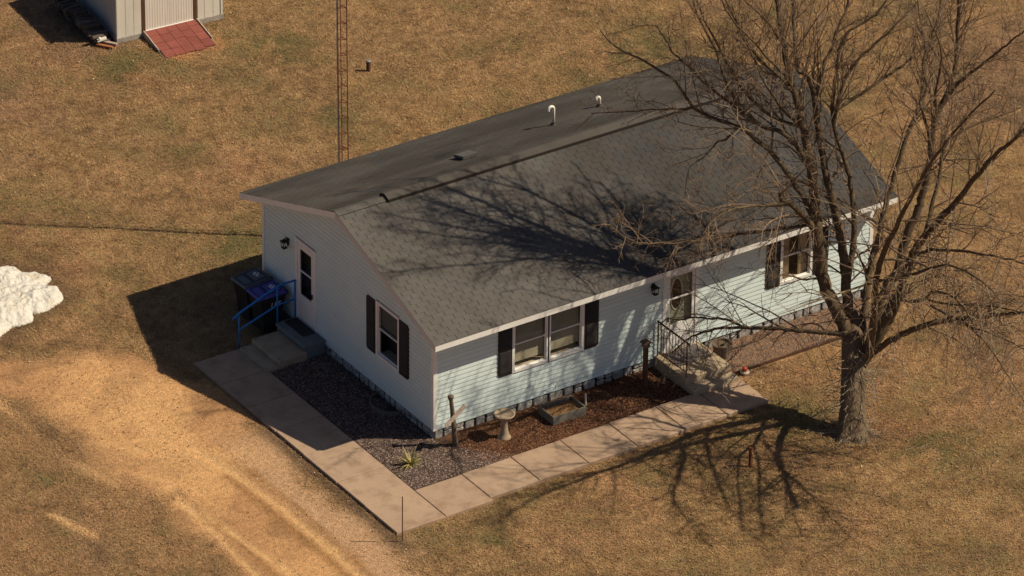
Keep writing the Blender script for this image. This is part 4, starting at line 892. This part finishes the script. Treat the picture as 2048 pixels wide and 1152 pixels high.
m = MB(); m.obox((3.38, 20.78, .16), Vector((.12, -.02, .02)), Vector((.02, .07, 0)), Vector((0, 0, .02))); m.lathe((3.30, 20.74, .19), [(.03, 0), (.04, .03), (.02, .06)], 8, jit=.2); tag(m.build('crumpled_bag', 'pvc'), 'crumpled whitish scrap on the front end of the firewood', 'scrap')

# ---------------------------------------------------------------- melting snow bank
SNOW = [(-4.39, 12.16), (-4.18, 12.12), (-4.1, 11.85), (-4.04, 11.57), (-3.8, 11.5), (-3.67, 11.28), (-3.60, 11.12), (-3.66, 10.99), (-3.88, 10.79), (-3.70, 10.62), (-3.76, 10.35), (-3.80, 10.15), (-3.89, 10.01), (-4.21, 9.85), (-4.5, 9.80), (-4.73, 9.77), (-4.80, 9.84), (-4.87, 9.70), (-4.97, 9.53), (-5.2, 9.52), (-5.53, 9.53), (-5.99, 9.3), (-6.6, 9.5), (-7.1, 10.2), (-7.0, 11.4), (-6.3, 12.4), (-5.4, 12.7), (-4.8, 12.4)]
xs_, ys_ = np.meshgrid(np.arange(-7.3, -3.4, .022), np.arange(9.1, 12.9, .022), indexing='ij')
d = polydist(xs_, ys_, SNOW) + (fbm(xs_, ys_, .35, 201) - .5) * .12
hz = .26 * np.sqrt(np.clip(d, 0, .55) / .55) * (.35 + 1.3 * fbm(xs_, ys_, .55, 211, 5)) + .07 * (fbm(xs_, ys_, .16, 221, 3) - .5) * np.clip(d * 8, 0, 1) - .03
i_ = np.arange(xs_.size).reshape(xs_.shape); Fs = np.stack([i_[:-1, :-1], i_[1:, :-1], i_[1:, 1:], i_[:-1, 1:]], -1).reshape(-1, 4)
ok = (d.ravel()[Fs] > -.03).all(1)
used, inv = np.unique(Fs[ok], return_inverse=True)
so = fast_mesh('snow_bank', np.stack([xs_.ravel(), ys_.ravel(), hz.ravel()], -1)[used], inv.reshape(-1, 4), 4, 'snow'); so.data.polygons.foreach_set('use_smooth', [True] * len(so.data.polygons))
tag(so, 'dirty white melting snow bank on the dry lawn', 'snow')

# ---------------------------------------------------------------- the bare tree
LIMBS = [
 [(8.653,-4.097,1.653,0.176),(8.572,-3.87,2.156,0.167),(8.436,-3.605,2.631,0.158),(8.335,-3.371,3.097,0.149),(8.324,-3.18,3.659,0.14),(8.349,-3.016,4.22,0.131),(8.368,-2.864,4.724,0.122),(8.401,-2.687,5.339,0.113),(8.393,-2.424,6.117,0.1),(8.383,-2.234,6.671,0.092),(8.356,-2.075,7.09,0.085),(8.319,-1.912,7.496,0.079),(8.274,-1.695,8.045,0.071),(8.283,-1.518,8.595,0.063),(8.278,-1.276,9.308,0.053),(8.317,-1.048,10.074,0.043),(8.392,-0.845,10.839,0.034),(8.446,-0.59,11.709,0.026)],
 [(8.729,-4.027,1.726,0.136),(8.732,-3.843,2.159,0.13),(8.777,-3.676,2.625,0.123),(8.84,-3.456,3.243,0.114),(8.895,-3.203,3.924,0.105),(8.89,-2.989,4.407,0.098),(8.88,-2.785,4.857,0.092),(8.867,-2.541,5.391,0.084),(8.881,-2.318,5.926,0.077),(8.897,-2.223,6.172,0.074),(8.924,-2.001,6.728,0.067),(8.947,-1.808,7.208,0.061),(8.886,-1.626,7.501,0.057),(8.78,-1.458,7.634,0.054),(8.807,-1.301,8.038,0.049),(8.876,-1.118,8.571,0.043),(8.954,-0.942,9.104,0.037),(9.053,-0.687,9.847,0.03),(9.163,-0.348,10.8,0.022)],
 [(8.902,-1.986,6.855,0.048),(9.106,-1.794,7.285,0.044),(9.4,-1.63,7.739,0.039),(9.595,-1.58,7.941,0.037),(9.854,-1.449,8.319,0.033),(10.12,-1.352,8.646,0.029),(10.364,-1.183,9.074,0.024),(10.708,-0.9,9.743,0.018)],
 [(8.891,-3.49,3.114,0.075),(8.989,-3.432,3.42,0.072),(9.137,-3.311,3.967,0.068),(9.213,-3.222,4.316,0.065),(9.276,-3.046,4.86,0.061),(9.293,-2.792,5.51,0.055),(9.239,-2.527,6.045,0.051),(9.203,-2.232,6.689,0.045),(9.331,-2.099,7.229,0.041),(9.424,-2.029,7.553,0.038),(9.571,-1.908,8.092,0.034),(9.812,-1.897,8.462,0.03),(10.104,-1.965,8.601,0.028),(10.565,-2.059,8.893,0.023),(10.968,-2.036,9.527,0.018)],
 [(9.218,-2.242,6.791,0.044),(9.805,-2.286,6.987,0.039),(10.396,-2.322,7.218,0.035),(11.057,-2.358,7.493,0.029),(11.461,-2.369,7.703,0.026),(12.042,-2.404,7.938,0.021),(12.443,-2.449,8.011,0.018),(13.091,-2.493,8.259,0.013)],
 [(9.242,-2.258,6.626,0.044),(9.581,-2.163,7.441,0.037),(9.992,-2.198,7.95,0.033),(10.437,-2.291,8.272,0.028),(10.972,-2.387,8.734,0.023),(11.293,-2.442,9.022,0.02),(11.626,-2.476,9.411,0.016)],
 [(8.823,-4.09,1.727,0.097),(9.033,-3.962,2.253,0.091),(9.195,-3.804,2.78,0.086),(9.333,-3.684,3.201,0.081),(9.564,-3.566,3.725,0.076),(9.736,-3.499,4.07,0.072),(9.853,-3.416,4.384,0.069),(10.024,-3.33,4.771,0.065),(10.294,-3.233,5.291,0.059),(10.606,-3.111,5.915,0.053),(10.949,-3.027,6.482,0.047),(11.229,-2.912,7.053,0.042),(11.369,-2.767,7.522,0.038),(11.61,-2.63,8.094,0.033),(11.921,-2.508,8.714,0.028),(12.175,-2.304,9.441,0.022),(12.403,-2.033,10.27,0.018)],
 [(8.691,-4.362,1.483,0.176),(8.893,-4.498,1.906,0.164),(9.038,-4.595,2.366,0.154),(9.175,-4.686,2.759,0.146),(9.276,-4.754,3.085,0.141)],
 [(8.969,-4.308,1.789,0.132),(9.13,-4.271,2.505,0.124),(9.318,-4.287,3.015,0.117),(9.616,-4.357,3.568,0.11),(9.718,-4.345,3.958,0.105),(9.873,-4.348,4.43,0.1),(10.078,-4.377,4.922,0.094),(10.21,-4.377,5.332,0.089),(10.348,-4.36,5.859,0.083),(10.428,-4.34,6.21,0.08),(10.494,-4.265,6.792,0.073),(10.674,-4.262,7.372,0.067),(10.884,-4.303,7.798,0.062),(11.02,-4.288,8.294,0.057),(11.1,-4.235,8.813,0.052),(11.157,-4.153,9.387,0.047),(11.219,-4.028,10.187,0.04),(11.301,-3.941,10.87,0.034),(11.433,-3.79,12.003,0.026)],
 [(10.864,-4.339,7.668,0.044),(10.884,-4.512,7.967,0.041),(11.034,-4.985,8.536,0.034),(11.169,-5.406,9.034,0.029),(11.27,-5.73,9.421,0.024),(11.413,-6.183,9.951,0.018)],
 [(10.451,-4.297,6.374,0.04),(10.473,-4.063,6.897,0.036),(10.454,-3.832,7.343,0.032),(10.637,-3.788,7.676,0.029),(10.656,-3.602,8.093,0.026),(10.786,-3.468,8.564,0.023),(10.799,-3.228,9.083,0.019),(10.898,-2.951,9.813,0.013)],
 [(10.52,-4.283,6.83,0.035),(10.366,-4.517,7.449,0.032),(10.15,-4.736,8.112,0.028),(9.946,-5.154,9.104,0.022),(9.677,-5.367,9.805,0.017),(9.427,-5.451,10.219,0.015),(9.077,-5.583,10.826,0.011)],
 [(9.181,-4.691,2.564,0.123),(9.191,-4.871,3.039,0.116),(9.192,-5.044,3.511,0.11),(9.173,-5.315,4.291,0.099),(9.197,-5.51,4.761,0.092),(9.276,-5.805,5.361,0.083),(9.42,-6.13,5.852,0.075),(9.541,-6.413,6.289,0.068),(9.694,-6.858,7.079,0.057),(9.843,-7.244,7.712,0.048),(10.014,-7.607,8.201,0.041),(10.206,-8.022,8.767,0.035)],
 [(9.234,-5.777,5.259,0.053),(9.451,-5.67,5.779,0.048),(9.768,-5.528,6.505,0.041),(9.996,-5.381,7.128,0.035),(10.539,-5.465,7.45,0.029),(11.151,-5.601,7.587,0.024),(11.858,-5.758,7.744,0.018)],
 [(9.193,-5.418,4.565,0.044),(9.156,-5.904,4.935,0.041),(9.137,-6.37,5.201,0.038),(9.102,-7.298,5.615,0.033),(9.058,-8.23,5.971,0.027),(9.02,-8.92,6.224,0.023),(8.954,-9.832,6.493,0.018)],
 [(9.369,-4.816,3.087,0.044),(9.186,-5.597,3.483,0.039),(9.045,-6.129,3.862,0.035),(8.887,-6.532,4.259,0.033),(8.741,-7.123,4.59,0.029),(8.543,-7.822,4.837,0.024),(8.138,-8.828,5.036,0.017),(7.7,-9.715,5.167,0.011)],
 [(9.045,-6.129,3.862,0.031),(8.933,-6.99,4.186,0.027),(8.827,-7.83,4.589,0.024),(8.701,-8.769,5.058,0.02),(8.592,-9.544,5.406,0.017),(8.45,-10.457,5.758,0.013)],
 [(8.837,-4.46,1.617,0.079),(8.835,-4.852,2.034,0.076),(8.841,-5.111,2.29,0.074),(8.872,-5.726,2.842,0.069),(8.94,-6.522,3.443,0.063),(9.046,-7.495,4.014,0.055),(9.135,-8.338,4.486,0.049),(9.186,-8.826,4.746,0.045),(9.259,-9.555,5.116,0.04)],
 [(9.173,-6.214,3.671,0.031),(9.026,-7.075,3.879,0.027),(8.877,-7.894,4.071,0.023),(8.746,-8.766,4.374,0.019),(8.61,-9.585,4.63,0.015),(8.444,-10.453,4.859,0.011)],
 [(9.048,-7.496,3.975,0.022),(8.949,-8.172,3.955,0.019),(8.831,-8.871,3.917,0.016),(8.614,-9.701,3.802,0.013),(8.355,-10.634,3.67,0.009)],
 [(8.476,-4.099,2.129,0.066),(8.198,-3.809,2.112,0.061),(7.897,-3.495,2.079,0.056),(7.524,-3.105,2.031,0.049),(7.405,-2.979,2.059,0.047),(6.808,-2.358,1.954,0.037),(6.449,-1.984,1.87,0.031),(6.134,-1.651,1.674,0.025),(5.917,-1.415,1.454,0.021),(5.721,-1.174,1.067,0.016)],
 [(6.874,-2.402,1.955,0.035),(6.71,-2.236,2.056,0.032),(6.57,-2.098,2.111,0.03),(6.241,-1.777,2.11,0.024),(5.953,-1.497,2.063,0.02),(5.79,-1.337,1.969,0.017),(5.584,-1.136,1.988,0.013),(5.452,-0.994,1.789,0.011)],
 [(8.238,-3.306,3.2,0.031),(8.128,-3.298,3.294,0.029),(7.808,-3.256,3.359,0.024),(7.458,-3.212,3.524,0.018),(7.202,-3.179,3.599,0.014),(6.878,-3.151,3.542,0.009)],
 [(8.331,-3.003,4.22,0.088),(8.086,-3.09,4.567,0.08),(7.669,-3.216,5.098,0.067),(7.271,-3.304,5.513,0.055),(7.054,-3.331,5.654,0.05),(6.933,-3.428,5.926,0.044)],
 [(8.323,-2.916,4.568,0.075),(8.125,-2.579,5.178,0.068),(7.954,-2.311,5.617,0.063),(7.848,-2.159,5.834,0.061),(7.68,-1.936,6.101,0.057),(7.492,-1.705,6.306,0.054),(7.251,-1.412,6.561,0.05),(6.825,-0.936,6.723,0.044),(6.533,-0.601,6.91,0.039),(6.347,-0.319,7.346,0.034),(6.125,-0.037,7.638,0.03),(5.705,0.452,7.945,0.023),(5.473,0.713,8.059,0.02),(5.284,0.939,8.228,0.017),(5.142,1.138,8.496,0.013)],
 [(8.317,-2.502,5.919,0.062),(8.159,-2.281,6.247,0.057),(7.947,-2.023,6.51,0.053),(7.658,-1.708,6.616,0.048),(7.365,-1.372,6.866,0.043),(7.007,-0.947,7.248,0.036),(6.704,-0.58,7.614,0.03),(6.479,-0.303,7.909,0.025),(6.291,-0.074,8.139,0.021),(6.206,0.07,8.415,0.018),(6.05,0.29,8.74,0.013)],
 [(7.455,-1.503,6.734,0.04),(7.303,-1.42,6.868,0.038),(7.196,-1.367,7.065,0.037),(7.105,-1.329,7.328,0.035),(6.916,-1.244,7.786,0.032),(6.799,-1.199,8.178,0.029),(6.702,-1.165,8.542,0.027),(6.572,-1.104,8.827,0.025),(6.354,-1.006,9.345,0.022),(6.184,-0.937,9.86,0.018),(5.999,-0.879,10.628,0.013)],
 [(6.533,-0.601,6.91,0.026),(6.269,-0.257,6.793,0.023),(5.817,0.331,6.62,0.018),(5.457,0.798,6.474,0.014),(5.059,1.314,6.317,0.009)],
 [(7.204,-1.38,6.56,0.026),(6.949,-1.361,6.37,0.024),(6.67,-1.314,6.277,0.021),(6.384,-1.301,6.035,0.018),(6.038,-1.255,5.859,0.015),(5.859,-1.33,5.499,0.012),(5.763,-1.443,5.157,0.009)],
 [(7.271,-3.304,5.513,0.044),(6.533,-3.424,5.725,0.036),(5.627,-3.576,5.977,0.027),(5.117,-3.683,6.016,0.022),(4.861,-3.761,5.978,0.019),(4.468,-3.945,5.829,0.013)],
 [(8.048,-3.065,4.592,0.04),(7.296,-2.99,4.68,0.036),(6.392,-2.901,4.794,0.031),(5.748,-2.842,4.845,0.027),(5.107,-2.782,4.933,0.023),(4.405,-2.715,5.063,0.02),(3.641,-2.643,5.273,0.015),(3.179,-2.622,5.63,0.013),(2.842,-2.617,5.944,0.011)],
 [(8.243,-1.583,8.446,0.031),(8.004,-1.391,8.931,0.027),(7.731,-1.18,9.291,0.023),(7.458,-0.969,9.65,0.02),(7.185,-0.754,10.131,0.016),(6.914,-0.528,10.852,0.011)],
 [(8.319,-1.912,7.496,0.035),(7.891,-1.977,8.089,0.032),(7.434,-2.014,8.611,0.028),(6.963,-2.072,9.204,0.024),(6.435,-2.118,9.806,0.02),(5.972,-2.26,10.611,0.016),(5.473,-2.452,11.562,0.011)],
 [(8.394,-2.241,6.607,0.035),(7.99,-2.088,7.036,0.031),(7.692,-1.997,7.523,0.028),(7.389,-1.912,8.076,0.023),(7.186,-1.883,8.622,0.02),(6.871,-1.813,9.304,0.015),(6.655,-1.799,9.978,0.011)],
 [(8.32,-1.05,9.949,0.031),(7.997,-0.549,10.572,0.023),(7.648,-0.054,11.078,0.017),(7.291,0.423,11.469,0.011)],
 [(9.075,-0.702,9.722,0.031),(8.894,-0.455,10.417,0.025),(8.578,-0.087,11.219,0.017),(8.345,0.199,11.905,0.011)],
 [(8.327,-1.986,7.337,0.044),(7.99,-1.757,7.837,0.04),(7.56,-1.464,8.396,0.035),(7.222,-1.233,9.079,0.031),(6.928,-1.031,9.946,0.025),(6.682,-0.86,10.807,0.019),(6.435,-0.689,11.786,0.013)],
 [(8.385,-2.235,6.607,0.044),(8.019,-1.872,6.739,0.041),(7.696,-1.539,6.999,0.038),(7.383,-1.179,7.499,0.034),(7.089,-0.782,8.29,0.029),(6.84,-0.42,9.082,0.024),(6.645,-0.076,9.988,0.019),(6.496,0.233,10.892,0.013)],
 [(8.696,-4.366,1.313,0.097),(8.66,-4.716,1.956,0.091),(8.417,-5.127,3.015,0.082),(8.032,-5.63,4.406,0.071),(7.869,-6.115,5.451,0.062),(7.791,-6.699,6.506,0.053),(7.71,-7.281,7.549,0.044),(7.661,-8.143,8.946,0.033),(7.693,-8.905,10.012,0.025),(7.772,-9.763,11.096,0.018)],
 [(8.032,-5.63,4.406,0.044),(8.028,-6.319,4.74,0.039),(7.973,-7.436,5.545,0.032),(7.94,-8.343,6.115,0.026),(7.855,-9.509,6.327,0.017),(7.69,-10.43,6.327,0.011)],
]

tree = thing('bare_tree', 'large leafless shade tree with many stems in front of the house', 'tree', (8.10, -4.93, 0))
def smooth(P, k=4):
    P = [np.array(p, float) for p in P]; out = []
    for i in range(len(P) - 1):
        p0 = P[max(i - 1, 0)]; p1 = P[i]; p2 = P[i + 1]; p3 = P[min(i + 2, len(P) - 1)]
        for j in range(k):
            t_ = j / k; out.append(.5 * ((2 * p1) + (-p0 + p2) * t_ + (2 * p0 - 5 * p1 + 4 * p2 - p3) * t_ * t_ + (-p0 + 3 * p1 - 3 * p2 + p3) * t_ ** 3))
    out.append(P[-1]); return out
m = MB(); n_ = 22; rings = [(0, -.08, .50), (0, .02, .43), (0, .12, .36), (0, .3, .315), (0, .6, .29), (0, 1.0, .275), (0, 1.4, .262), (0, 1.7, .262), (0, 1.95, .25), (0, 2.2, .19), (0, 2.45, .09)]
vs = []; RT = random.Random(3); ph = [RT.uniform(0, 6.28) for _ in range(4)]
for q, (_, z_, r) in enumerate(rings):
    for k in range(n_):
        a = 2 * math.pi * k / n_; f = 1 + (.16 * math.cos(5 * a + ph[0]) + .10 * math.cos(3 * a + ph[1])) * math.exp(-z_ / .25) + .045 * math.cos(7 * a + ph[2]) + .03 * math.cos(11 * a + ph[3] + z_) + RT.uniform(-.015, .015)
        lk = .47 * max(z_, 0) ** 1.15; vs.append((8.10 + lk * .556 + r * f * math.cos(a), -4.93 + lk * .831 + r * f * math.sin(a), z_))
fs = [(i * n_ + k, i * n_ + (k + 1) % n_, (i + 1) * n_ + (k + 1) % n_, (i + 1) * n_ + k) for i in range(len(rings) - 1) for k in range(n_)] + [tuple(range((len(rings) - 1) * n_, len(rings) * n_))]
m.add(vs, fs); m.build('trunk', 'bark', tree, smooth=True)
RB = random.Random(21)
def rvec(s=1.0): return Vector((RB.uniform(-1, 1), RB.uniform(-1, 1), RB.uniform(-1, 1))) * s
def path(p, d, L_, n, wob, droop):
    P = [p.copy()]; d = d.normalized(); st_ = L_ / n
    for i in range(n):
        d = (d + rvec(wob) + Vector((0, 0, droop * (.4 + i / n)))).normalized(); p = p + d * st_; P.append(p.copy())
    return P
def side_dir(t, spread):
    a = t.orthogonal().normalized(); b_ = t.cross(a); th = RB.uniform(0, 6.283)
    return (t * math.cos(spread) + (a * math.cos(th) + b_ * math.sin(th)) * math.sin(spread)).normalized()
def clear(P):       # keep wood out of the roof and walls
    return all(not (q.x > -.6 and q.x < 12.8 and q.y > -.75 and q.y < 8.0 and q.z < 2.95 + max(0, min(q.y, 7.3 - q.y) + .5) * .35 + .1) and q.z > .25 for q in P)
def twiglets(mb, P, r, dens, lmax, rr):
    for i in range(1, len(P)):
        seg = P[i] - P[i - 1]; k = seg.length * dens
        for _ in range(int(k) + (RB.random() < k % 1)):
            s = RB.random(); p = P[i - 1] + seg * s; L_ = RB.uniform(.35, 1) * lmax; d = side_dir(seg.normalized(), RB.uniform(.5, 1.1)); Q = path(p, d, L_, 3, .22, RB.choice([-.18, -.05, .12]))
            mb.tube(Q, [rr, rr * .8, rr * .6, rr * .35], 3, cap=False)
            if L_ > .3:
                for _k in range(2):
                    j = RB.randint(1, 2); mb.tube(path(Q[j], side_dir((Q[j + 1] - Q[j]).normalized(), .8), L_ * .4, 2, .2, 0), [rr * .6, rr * .5, rr * .3], 3, cap=False)
branches = []
for li, L0 in enumerate(LIMBS):
    S = smooth([p for p in L0], 4); P = [Vector(p[:3]) for p in S]; R_ = [max(float(p[3]), .008) for p in S]
    for i in range(1, len(P) - 1): P[i] = P[i] + rvec(.012 + R_[i] * .10)
    m = MB(); m.tube(P, R_, 12 if R_[0] > .09 else 8, jit=.05); lo = m.build('limb', 'limb', tree, smooth=True)
    tot = 0; acc = 0; LT = sum((b_ - a).length for a, b_ in zip(P, P[1:]))
    for i in range(1, len(P)):
        seg = P[i] - P[i - 1]; tot += seg.length; s = tot / LT; r = R_[i]
        if P[i].z < 3.0 and r > .06: continue
        acc += seg.length * ((4.4 if P[i].z > 6.5 else 3.8) if r < .06 else 2.6 if r < .11 else 1.1)
        while acc > 0:
            acc -= RB.uniform(.6, 1.4); bl = (RB.uniform(.5, 1.0)) * (2.9 if r > .05 else 2.1 if r > .025 else 1.3)
            br = min(r * .5, .030) * RB.uniform(.6, 1); br = max(br, .010); d = side_dir(seg.normalized(), RB.uniform(.45, 1.15))
            low = P[i].z < 6.0; d = (d + Vector((0, 0, RB.uniform(-.5, .25) if low else RB.uniform(0, .6)))).normalized()
            Q = path(P[i] - seg * RB.random(), d, bl, 7, .15, (RB.uniform(-.16, .02) if low else RB.uniform(-.04, .10)))
            if not clear(Q): continue
            mb = MB(); mb.tube(Q, [br * (1 - .72 * k / 7) for k in range(8)], 4, cap=False)
            for k in range(1, 8):
                if RB.random() < .85:
                    sl_ = bl * RB.uniform(.25, .55) * (1.15 - k / 9); d2 = side_dir((Q[k] - Q[k - 1]).normalized(), RB.uniform(.45, 1.0))
                    Q2 = path(Q[k], d2, sl_, 4, .2, (RB.uniform(-.25, .0) if low else RB.uniform(-.08, .10)))
                    if not clear(Q2): continue
                    mb.tube(Q2, [max(br * .55, .0065) * (1 - .6 * q / 4) for q in range(5)], 3, cap=False); twiglets(mb, Q2, .004, 4.6, .34, .0048)
            twiglets(mb, Q[2:], .004, 3.6, .42, .005)
            branches.append((bl * br, mb, lo))
branches.sort(key=lambda q: -q[0])
rest = MB()
for k, (w, mb, lo) in enumerate(branches):
    if k < 300: mb.build('branch', 'twig', lo)
    else: rest.add(mb.v, mb.f)
if rest.v: rest.build('fine_branches', 'twig', tree, kind='stuff')
print('branches', len(branches), 'rest faces', len(rest.f))
# long drooping pale shoots from the trunk and low limbs
m = MB()
for k in range(170):
    a = RB.uniform(0, 6.28); z_ = RB.uniform(.15, 2.1) if k < 140 else RB.uniform(.03, .15); r0_ = .27 + (.10 if z_ < .2 else 0)
    lk = .47 * z_ ** 1.15; p = Vector((8.10 + lk * .556 + r0_ * math.cos(a), -4.93 + lk * .831 + r0_ * math.sin(a), z_)); L_ = RB.uniform(.2, .85); d = Vector((math.cos(a), math.sin(a), RB.uniform(-.5, .5)))
    Q = path(p, d, L_, 6, .28, RB.choice([-.28, -.2, .1])); Q = [Vector((q.x, q.y, max(q.z, .02))) for q in Q]
    m.tube(Q, [.0085 * (1 - .55 * q / 6) for q in range(7)], 4, cap=False)
    if RB.random() < .5: m.tube(path(Q[3], side_dir((Q[4] - Q[3]).normalized() if (Q[4] - Q[3]).length > 1e-4 else Vector((0, 0, 1)), .7), L_ * .4, 3, .2, -.1), .005, 3, cap=False)
m.build('sucker_shoots', 'sucker', tree, kind='stuff')
m = MB()
for li in (14, 15, 16, 17, 18, 19, 20, 21, 12, 39, 9):
    if li >= len(LIMBS): continue
    S = smooth(LIMBS[li], 4)
    for q in S[4:]:
        if RB.random() < .5 and q[2] < 8:
            p = Vector(q[:3]); L_ = RB.uniform(.6, 2.1); Q = path(p, Vector((RB.uniform(-.6, .6), RB.uniform(-.6, .6), -.3)), L_, 7, .16, -.30)
            if clear(Q): m.tube(Q, [.0085 * (1 - .6 * k / 7) for k in range(8)], 4, cap=False); twiglets(m, Q[2:], .004, 3.4, .35, .005)
m.build('drooping_shoots', 'sucker', tree, kind='stuff')

# fallen twigs on the lawn and small stones on the drive
m = MB()
for k in range(260):
    x = 8.5 + RB.gauss(0, 3.2); y = -6.0 + RB.gauss(0, 2.6)
    if polydist(np.array([x]), np.array([y]), HOUSEBOX)[0] > -.05: continue
    a = RB.uniform(0, 6.28); L_ = RB.uniform(.06, .35); z_ = float(ground_z(np.array([x]), np.array([y]))[0]) + .022
    P = [Vector((x + math.cos(a) * L_ * t_ + RB.uniform(-.01, .01), y + math.sin(a) * L_ * t_ + RB.uniform(-.01, .01), z_ + RB.uniform(0, .012))) for t_ in (0, .5, 1)]
    m.tube(P, [.006, .005, .003], 4, cap=False)
tag(m.build('fallen_twigs', 'sucker', kind='stuff'), 'short pale twigs fallen on the lawn under the bare tree', 'twigs')
R = np.random.RandomState(31); n = 5200; x = R.uniform(-8.5, -2.9, n); y = R.uniform(-13, 9, n); d_ = polydist(x, y, DIRT); k = (d_ > -.3) & in_view_poly(x, y); x, y = x[k], y[k]; n = len(x)
base = np.array([(1, 0, 0), (-1, 0, 0), (0, 1, 0), (0, -1, 0), (0, 0, 1), (0, 0, -1)], float); tri = np.array([(0, 2, 4), (2, 1, 4), (1, 3, 4), (3, 0, 4)])
V = base[None] * R.uniform(.5, 1.3, (n, 6, 3)) * (R.uniform(.005, .016, n) + .02 * (R.rand(n) > .985))[:, None, None]; V[:, :, 2] *= .7
V = V + np.stack([x, y, ground_z(x, y) + .004], -1)[:, None, :]
pal = np.array([(.34, .22, .13), (.46, .34, .22), (.20, .13, .08), (.30, .25, .21), (.55, .42, .28)]); c = pal[R.randint(0, 5, n)] * R.uniform(.7, 1.2, (n, 1))
o = fast_mesh('drive_stones', V.reshape(-1, 3), (tri[None] + (np.arange(n) * 6)[:, None, None]).reshape(-1, 3), 3, 'gravel', np.repeat(c, 6, 0)); o['kind'] = 'stuff'; tag(o, 'small stones scattered over the worn dirt drive', 'gravel')
